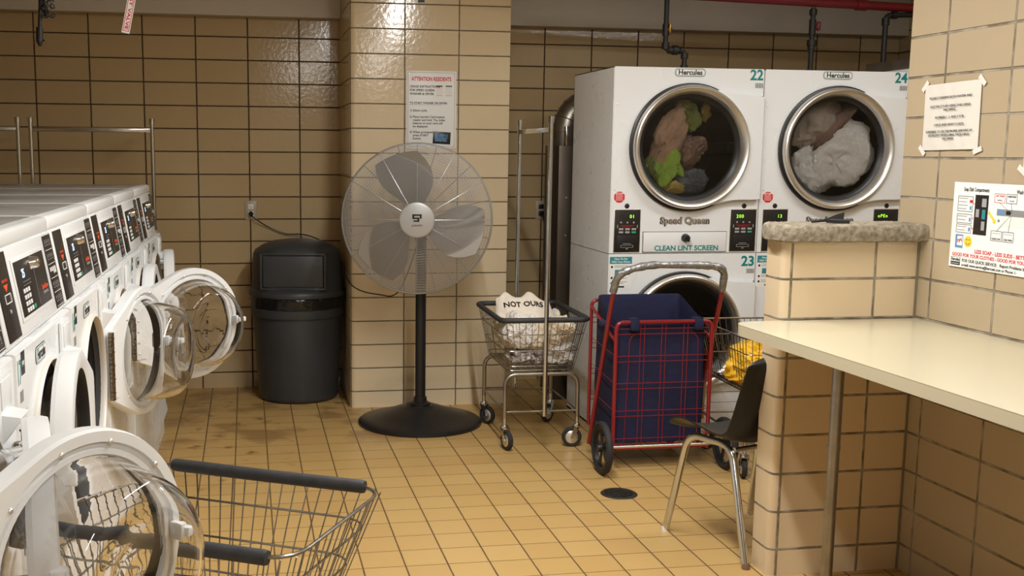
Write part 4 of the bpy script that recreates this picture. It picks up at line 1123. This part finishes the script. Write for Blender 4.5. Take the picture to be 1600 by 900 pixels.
for k in range(3):
    b = MB(); vs = []; NA_, NR_ = 10, 8
    for j in range(NR_+1):
        r = .055+.295*j/NR_; sw = .45+.55*math.sin(PI*min(1, j/NR_*.8+.15)); 
        for i in range(NA_+1):
            f = i/NA_-.5; a = 2*PI*k/3+R(95)+f*1.25*sw+.25*j/NR_; vs.append((r*math.cos(a), r*math.sin(a), -f*.055-.005-.01*math.sin(f*PI)))
    fs = [(j*(NA_+1)+i, j*(NA_+1)+i+1, (j+1)*(NA_+1)+i+1, (j+1)*(NA_+1)+i) for j in range(NR_) for i in range(NA_)]
    n0 = len(vs); vs += [(x, y, z-.0015) for x, y, z in vs]; fs += [tuple(n0+q for q in f) for f in fs]
    b.add(vs, fs, M_BLADE, True, TFN @ Matrix.Translation((0, 0, .02))); b.build('blade', t)
b = MB(); b.lathe([(.0001, .045), (.04, .043), (.058, .03), (.06, -.03), (.0001, -.03)], M_BLADE, 28, TFN); b.build('blade_hub', t)
cord = [(1.223, -.035, 1.073), (1.245, -.045, 1.05), (1.329, -.02, .995), (1.43, -.02, .955), (1.523, -.035, .952), (1.60, -.08, .935), (1.66, -.14, .905), (1.715, -.26, .862), (1.748, -.40, .80), (1.755, -.55, .745), (1.775, -.70, .712), (1.83, -.76, .686), (1.92, -.80, .672), (1.985, -.84, .672), (2.03, -.90, .74), (2.095, -.93, .93), (2.11, -.935, 1.05)]
b = MB(); b.tube(bez(cord, 8), .0035, M_BPLAST, 8)
cb_ = b.build('power_cord'); tag(cb_, 'black power cord from the left outlet across the bin to the fan', 'cord')
b = MB(); b.tube([(1.223, -.008, 1.078), (1.223, -.03, 1.076)], .0145, M_BPLAST, 16); b.tube([(1.223, -.03, 1.076), (1.225, -.042, 1.066)], [.012, .006], M_BPLAST, 12); b.build('plug', cb_)

# ================================================================ OUTLETS
def outlet(x, z, label, dark=False):
    b = MB(); b.box(x-.037, x+.037, -.007, 0, z-.058, z+.058, M_OUTLET, r=.004)
    o = b.build('wall_outlet'); tag(o, label, 'outlet')
    for s in (-1, 1):
        b = MB(); b.box(x-.017, x+.017, -.010, -.006, z+s*.021-.015, z+s*.021+.015, M_BPLAST if dark else M_WPLAST, r=.004)
        for q in (-.006, .006): b.box(x+q-.001, x+q+.001, -.0105, -.0095, z+s*.021-.003, z+s*.021+.006, M_INK)
        b.build('socket', o)
outlet(1.223, 1.098, 'beige wall outlet above the bin, left of the pillar')
outlet(3.046, 1.097, 'beige wall outlet right of the pillar behind the cart rack', True)
b = MB(); b.tube(bez([(3.046, -.03, 1.075), (3.05, -.05, 1.05), (3.075, -.03, .93), (3.10, -.03, .6), (3.12, -.05, .1)], 8), .0045, M_BPLAST, 8)
cb_ = b.build('power_cord'); tag(cb_, 'black power cord from the right outlet down behind the duct', 'cord')
b = MB(); b.tube([(3.046, -.01, 1.078), (3.046, -.035, 1.074)], .015, M_BPLAST, 14); b.build('plug', cb_)

# ================================================================ TRASH CAN
TX, TY = 1.487, -.300
t = thing('trash_can', 'dark grey round trash can with a dome lid by the back wall', 'trash can', (TX, TY, 0), R(-9))
b = MB(); b.lathe([(.0001, .004), (.222, .004), (.232, .012), (.236, .03), (.262, .490), (.262, .50), (.276, .503), (.279, .515), (.279, .548), (.272, .555), (.262, .552)], M_TRASH, 64)
b.build('bin_body', t)
b = MB(); vs = []; n = 96
for j, (r, z) in enumerate([(.266, .548), (.278, .556), (.276, .575), (.280, .60), (.276, .62), (.268, .635)]):
    for i in range(n):
        a = 2*PI*i/n; d = noise.noise(Vector((math.cos(a)*9, math.sin(a)*9, z*40)))*.007; vs.append(((r+d)*math.cos(a), (r+d)*math.sin(a), z))
b.add(vs, [(k*n+i, k*n+(i+1) % n, (k+1)*n+(i+1) % n, (k+1)*n+i) for k in range(5) for i in range(n)], M_BAGBLK, True)
b.build('bin_liner', t)
b = MB(); vs = []
prof = [(.262, .618), (.284, .622), (.287, .640), (.280, .655), (.270, .662), (.268, .680), (.262, .80), (.256, .865), (.245, .885), (.205, .912), (.14, .935), (.07, .945), (.001, .948)]
for r, z in prof:
    for i in range(n):
        a = 2*PI*i/n; x, y = r*math.cos(a), r*math.sin(a)
        if z > .665: y = max(y, -.222+max(0, z-.875)*.8)
        vs.append((x, y, z))
b.add(vs, [(k*n+i, k*n+(i+1) % n, (k+1)*n+(i+1) % n, (k+1)*n+i) for k in range(len(prof)-1) for i in range(n)], M_TRASH, True)
ld = b.build('dome_lid', t)
b = MB()
for q in ((-.188, .188, .868, .880), (-.188, .188, .668, .680), (-.188, -.176, .668, .880), (.176, .188, .668, .880)): b.box(q[0], q[1], -.232, -.218, q[2], q[3], M_TRASH, r=.004)
b.build('flap_frame', ld)
b = MB(); b.box(-.172, .172, -.228, -.216, .684, .864, M_TRASH, r=.005); b.build('swing_flap', ld)
b = MB(); b.lathe([(.0001, .0), (.022, .0), (.030, .06), (.028, .06), (.02, .004), (.0001, .004)], M_WPLAST, 20, Matrix.Rotation(R(8), 4, 'X'))
o = b.build('paper_cup', None, (1.725, -.075, .006)); tag(o, 'small white paper cup on the floor behind the trash can', 'cup')

# ================================================================ COUNTER
t = thing('folding_counter', 'cream laminate folding counter fixed along the right wall', 'counter', (0, 0, 0))
yN = -6.5
def ctr_x(y): return 2.790+.047*(-3.45-y)
outl = [(RW(-3.36)-.002, -3.36), (2.86, -3.36)]+[(2.86-.072*math.sin(a), -3.432+.072*math.cos(a)) for a in [i*PI/2/8 for i in range(1, 9)]]+[(ctr_x(yN), yN), (RW(yN)-.002, yN)]
outl = outl[::-1]
b = MB(); b.prism(outl, .866, .9005, M_LAMI); b.prism([(x, y) for x, y in outl], .9005, .9013, M_EDGE); b.prism(outl, .9013, .9028, M_LAMI)
b.build('worktop', t)
b = MB()
for y in (-3.94, -5.4):
    x = ctr_x(y)+.035
    b = MB(); b.tube([(x, y, .0), (x, y, .866)], .0165, M_DULL, 20); b.tube([(x, y, .62), (x, y, .632)], .0178, M_DULL, 20); b.lathe([(.0001, 0), (.034, 0), (.034, .006), (.018, .012)], M_DULL, 20, Matrix.Translation((x, y, 0)))
    b.build('leg', t)

# ================================================================ SIGNS
def onR(y, z, tilt=0, off=.003):
    """frame on the right wall, local x running towards the camera (right in the photo), y up, z out of the wall"""
    d = Vector((math.sin(RA), -math.cos(RA), 0)); n_ = Vector((-math.cos(RA), -math.sin(RA), 0))
    p = Vector((RW(y), y, z))+n_*off
    return frame(p, d, (0, 0, 1)) @ Matrix.Rotation(tilt, 4, 'Z')
# taped sheet in a sleeve
b = MB(); T = onR(-3.477, 1.5845, R(1.0)); NX, NY = 24, 18; vs = []
for j in range(NY+1):
    for i in range(NX+1):
        x = -.136+.272*i/NX; y = -.108+.216*j/NY; vs.append((x, y, .002+abs(noise.noise(Vector((x*18+y*9, y*8, 2))))*.006*(1-(2*i/NX-1)**4)))
vs += [(-.136, -.108, 0), (.136, -.108, 0), (.136, .108, 0), (-.136, .108, 0)]
k = (NX+1)*(NY+1); fs = [(j*(NX+1)+i, j*(NX+1)+i+1, (j+1)*(NX+1)+i+1, (j+1)*(NX+1)+i) for j in range(NY) for i in range(NX)]+[(k, k+3, k+2, k+1)]
b.add(vs, fs, M_SLEEVE, True, T)
for (x, y, a) in ((-.138, .105, .8), (.138, .105, -.8), (-.138, -.108, -.8), (.135, -.112, .3)): b.box(-.02, .02, -.008, .008, .001, .0022, M_CREAM, T @ Matrix.Translation((x, y, 0)) @ Matrix.Rotation(a, 4, 'Z'))
for i, (s, z, wd) in enumerate((('PLEASE CONSERVE BOTH WATER AND', .062, .205), ('ELECTRICITY BY USING THE LARGE', .034, .195), ('MACHINES.', .022, .06), ('NUMBERS 1, 2, AND 3 FOR', -.002, .14), ('LARGE AND HEAVY LOADS.', -.026, .145), ('REMEMBER TO USE THE PROPER AMOUNT OF', -.048, .225), ('DETERGENT WHEN USING THESE LARGE', -.060, .20), ('MACHINES.', -.072, .055))):
    b.text(s, .0105, M_INK, T @ Matrix.Translation((0, z, .0085)), bold=.0, fit=wd)
tag(b.build('notice_sheet'), 'crinkled typed notice in a taped plastic sleeve about conserving water', 'notice')
# second sleeve at the right edge
b = MB(); T = onR(-3.960, 1.595, R(1)); b.box(-.145, .145, -.175, .175, 0, .003, M_SLEEVE, T, r=.001)
for (x, y, a) in ((-.148, .17, .8), (-.145, -.178, -.6)): b.box(-.022, .022, -.009, .009, .003, .0036, M_CREAM, T @ Matrix.Translation((x, y, 0)) @ Matrix.Rotation(a, 4, 'Z'))
tag(b.build('notice_sheet'), 'taped plastic sleeve cut off by the right edge, above the poster', 'notice')
# poster
b = MB(); T = onR(-3.520, 1.102, R(-.3)); PW, PH = .66, .272
def PP(x, y, n=0): return T @ Matrix.Translation((x, y, n))
b.box(0, PW, 0, PH, 0, .002, M_WHITEP, T)
e = .0022
def ln(x0, y0, x1, y1, m, w_=.0008): 
    a = math.atan2(y1-y0, x1-x0); L = math.dist((x0, y0), (x1, y1)); b.box(0, L, -w_, w_, 0, .0002, m, PP(x0, y0, e+.0004) @ Matrix.Rotation(a, 4, 'Z'))
def rc(x0, y0, x1, y1, m): 
    for q in ((x0, y0, x1, y0), (x1, y0, x1, y1), (x1, y1, x0, y1), (x0, y1, x0, y0)): ln(*q, m, .0006)
b.text('Soap Dish Compartments', .017, M_INK, PP(.105, .250, e), bold=.02, fit=.115)
b.text('Wash Temperatures', .017, M_INK, PP(.33, .250, e), bold=.02, fit=.10)
for (y0, y1, lines) in ((.180, .228, 4), (.143, .171, 2), (.112, .138, 2)):
    rc(.024, y0, .093, y1, M_INK)
    for k in range(lines): b.box(.027, .070-.006*(k % 2), y1-.008-k*.011, y1-.0055-k*.011, e, e+.0003, M_GREY, T)
    b.box(.080, .088, y0+.006, y0+.018, e, e+.0003, M_BLUEP, T)
b.box(.078, .091, .208, .217, e, e+.0003, M_REDP, T)
b.box(.103, .163, .110, .235, e, e+.0006, M_BLACK, T, r=.0002)
for (x, y, w_, h_, m) in ((.135, .198, .020, .026, M_GREY), (.138, .160, .015, .03, M_BLUEG), (.110, .165, .015, .025, M_GREY), (.138, .125, .015, .028, M_GREY)): b.box(x, x+w_, y, y+h_, e+.0006, e+.0009, m, T)
for (y0, y1) in ((.207, .205), (.160, .163), (.127, .133)): ln(.093, y0, .145, y1, M_REDP, .0007)
b.prism([(.163, .178), (.172, .190), (.172, .184), (.196, .163), (.203, .165), (.200, .150), (.186, .152), (.190, .157), (.170, .176)], e, e+.0004, M_SMILE, T)
b.box(.205, .36, .145, .175, e, e+.0003, M_PAPER, T); b.box(.203, .36, .176, .196, e, e+.0003, M_BARCODE, T); b.box(.207, .235, .180, .192, e+.0003, e+.0005, M_BLUEP, T); b.box(.243, .262, .180, .192, e+.0003, e+.0005, M_BLACK, T)
b.lathe([(.0001, .0003), (.013, .0001)], M_WHITEP, 20, PP(.214, .160, e+.0003)); b.box(.209, .219, .156, .164, e+.0006, e+.0008, M_BARCODE, T)
for (x, s1, s2, m) in ((.189, 'HOT WASH', 'WHITES', M_REDP), (.240, 'WARM WASH', 'COLORS', M_INK)):
    rc(x, .215, x+.044, .242, m); b.text(s1, .0075, m, PP(x+.022, .235, e), bold=.02, fit=.034); b.text(s2, .005, M_INK, PP(x+.022, .222, e), fit=.02)
for (x, s1) in ((.185, 'Gentle Cycle'), (.236, 'COLD WASH')):
    rc(x, .098, x+.046, .128, M_INK); b.box(x+.005, x+.040, .120, .1215, e, e+.0003, M_GREY, T); b.text(s1, .0075, M_INK, PP(x+.023, .104, e), bold=.02, fit=.037)
for q in ((.211, .215, .265, .185), (.262, .215, .268, .185), (.208, .128, .262, .178), (.258, .128, .266, .178)): ln(*q, M_INK, .0005)
b.box(.024, .060, .062, .105, e, e+.0003, M_BLUEP, T); b.box(.030, .055, .068, .098, e+.0003, e+.0005, M_WHITEP, T @ Matrix.Translation((.003, .002, 0))); b.text('TIPS', .014, M_REDP, PP(.044, .085, e+.0006) @ Matrix.Rotation(.3, 4, 'Z'), bold=.03)
b.lathe([(.0001, .0004), (.018, .0002)], M_SMILE, 28, PP(.084, .085, e))
for s in (-1, 1): b.lathe([(.0001, .0002), (.0022, .0001)], M_INK, 8, PP(.084+s*.006, .091, e+.0005))
b.tube([PP(.084, .085, e+.0006) @ Vector((.010*math.cos(a), .010*math.sin(a), 0)) for a in [R(200+14*k) for k in range(11)]], .0007, M_INK, 4)
b.text('LESS SOAP - LESS SUDS - BETTER RINSE', .0165, M_REDP, PP(.118, .056, e), align='LEFT', bold=.025, fit=None)
b.text('GOOD FOR YOUR CLOTHES - GOOD FOR YOU LAUNDRY', .0150, M_REDP, PP(.014, .040, e), align='LEFT', bold=.025)
b.box(.010, .054, .006, .032, e, e+.0004, M_INK, T, r=.0001); b.box(.012, .052, .017, .031, e+.0004, e+.0005, M_WHITEP, T); b.text('Hercules', .013, M_INK, PP(.032, .024, e+.0006), bold=.03, fit=.037); b.text('Coin Laundry Service', .005, M_WHITEP, PP(.032, .011, e+.0006), fit=.037)
b.text('FOR OUR QUICK SERVICE:   Report Problems by', .0135, M_INK, PP(.062, .023, e), align='LEFT', bold=.02)
b.text('e-mail: www.service@hercnet.com or Phone: 1-', .0125, M_INK, PP(.062, .009, e), align='LEFT', bold=.02)
# keep the lettering on the sheet
Ti = T.inverted(); b.v = [tuple(T @ Vector((min((Ti @ Vector(p)).x, PW-.005), (Ti @ Vector(p)).y, (Ti @ Vector(p)).z))) for p in b.v]
tag(b.build('poster'), 'white instruction poster with red slogans and a yellow smiley above the counter', 'poster')
# sign on the pillar
b = MB(); T = frame((2.223, py-.0005, 1.690), (1, 0, 0), (0, 0, 1))
b.box(-.141, .141, -.212, .212, 0, .003, M_WHITEP, T, r=.001)
e = .0032
for q in ((-.132, -.203, .132, -.203), (.132, -.203, .132, .203), (.132, .203, -.132, .203), (-.132, .203, -.132, -.203)):
    a = math.atan2(q[3]-q[1], q[2]-q[0]); b.box(0, math.dist(q[:2], q[2:]), -.0006, .0006, 0, .0003, M_INK, T @ Matrix.Translation((q[0], q[1], e)) @ Matrix.Rotation(a, 4, 'Z'))
def tx(s, x, y, h, wd, m=M_INK, al='LEFT', bo=.02): b.text(s, h, m, T @ Matrix.Translation((x, y, e)), align=al, bold=bo, fit=None if al == 'LEFT' else wd)
tx('ATTENTION RESIDENTS', 0, .167, .030, .225, M_REDP, 'CENTER', .035)
for i, s in enumerate(('USAGE INSTRUCTIONS', 'FOR SPEED QUEEN', 'WASHER & DRYER')): tx(s, -.122, .126-i*.020, .0165, 0, bo=.03)
for x in (.045, .098): b.box(x-.018, x+.018, .076, .126, e, e+.0003, M_PAPER, T); b.box(x-.018, x+.018, .127, .133, e, e+.0003, M_INK, T); b.box(x-.017, x+.017, .077, .079, e+.0003, e+.0005, M_GREY, T)
tx('TO START WASHER OR DRYER:', -.122, .036, .0150, 0, bo=.03); b.box(-.122, .06, .026, .0272, e, e+.0003, M_INK, T)
tx('1) Select cycle.', -.122, -.005, .0165, 0)
for i, s in enumerate(('2) Place Laundry Card against', '    reader and hold. The dollar', '    balance on your card will', '    be displayed.')): tx(s, -.122, -.040-i*.0175, .0165, 0)
for i, s in enumerate(('3) When prompted,', '    press START', '    button.')): tx(s, -.122, -.124-i*.0175, .0165, 0)
b.box(.018, .118, -.185, -.118, e, e+.002, M_BPLAST, T @ Matrix.Rotation(R(-3), 4, 'Z'), r=.001); b.box(.028, .100, -.172, -.130, e+.002, e+.0025, M_PHOTO, T @ Matrix.Rotation(R(-3), 4, 'Z'))
for x, y in ((-.124, .195), (.124, .195), (-.124, -.195), (.124, -.195)): b.lathe([(.0001, .002), (.003, .0015), (.004, 0)], M_STEEL, 8, T @ Matrix.Translation((x, y, e)))
tag(b.build('instruction_sign'), 'white ATTENTION RESIDENTS sign on the pillar above the fan', 'sign')

# ================================================================ SMALL THINGS
# black folded glove on the concrete cap
t = MB()
t.tube(bez([(-.075, .0, .006), (-.045, .004, .008), (-.02, 0, .010)], 5), .0045, M_BPLAST, 8)
def wing(pts, h, m):
    n = len(pts); vs = [(x, y, z) for x, y, z in pts]+[(x, y, z+h) for x, y, z in pts]
    t.add(vs, [tuple(range(n-1, -1, -1)), tuple(range(n, 2*n))]+[(i, (i+1) % n, n+(i+1) % n, n+i) for i in range(n)], m, False)
wing([(-.03, -.012, .003), (.015, -.018, .001), (.052, -.022, .001), (.056, -.006, .003), (.0, .004, .006)], .010, M_BPLAST)
wing([(-.03, .0, .006), (.0, .004, .008), (.046, .006, .012), (.052, .012, .030), (.02, .010, .022)], .007, M_BPLAST)
o = t.build('folded_glove', None, (3.150, -3.330, 1.228), (0, 0, R(2))); tag(o, 'small black folded cloth lying on the concrete cap', 'cloth')
# floor drain
t = thing('floor_drain', 'round cast iron floor drain in the tiled floor', 'drain', (2.765, -2.394, 0))
b = MB(); b.lathe([(.0001, .001), (.060, .001), (.060, .004), (.074, .004), (.078, .001), (.080, .0)], mat('cast_iron', (.06, .055, .045), .6, .6, var=.5, scale=60), 36); b.build('frame', t)
b = MB()
for i in range(-4, 5):
    y = i*.0125; L = math.sqrt(max(0, .058**2-y*y)); b.box(-L, L, y-.0035, y+.0035, .001, .0055, MATS['cast_iron'])
b.build('grate', t)
bpy.context.view_layer.update()
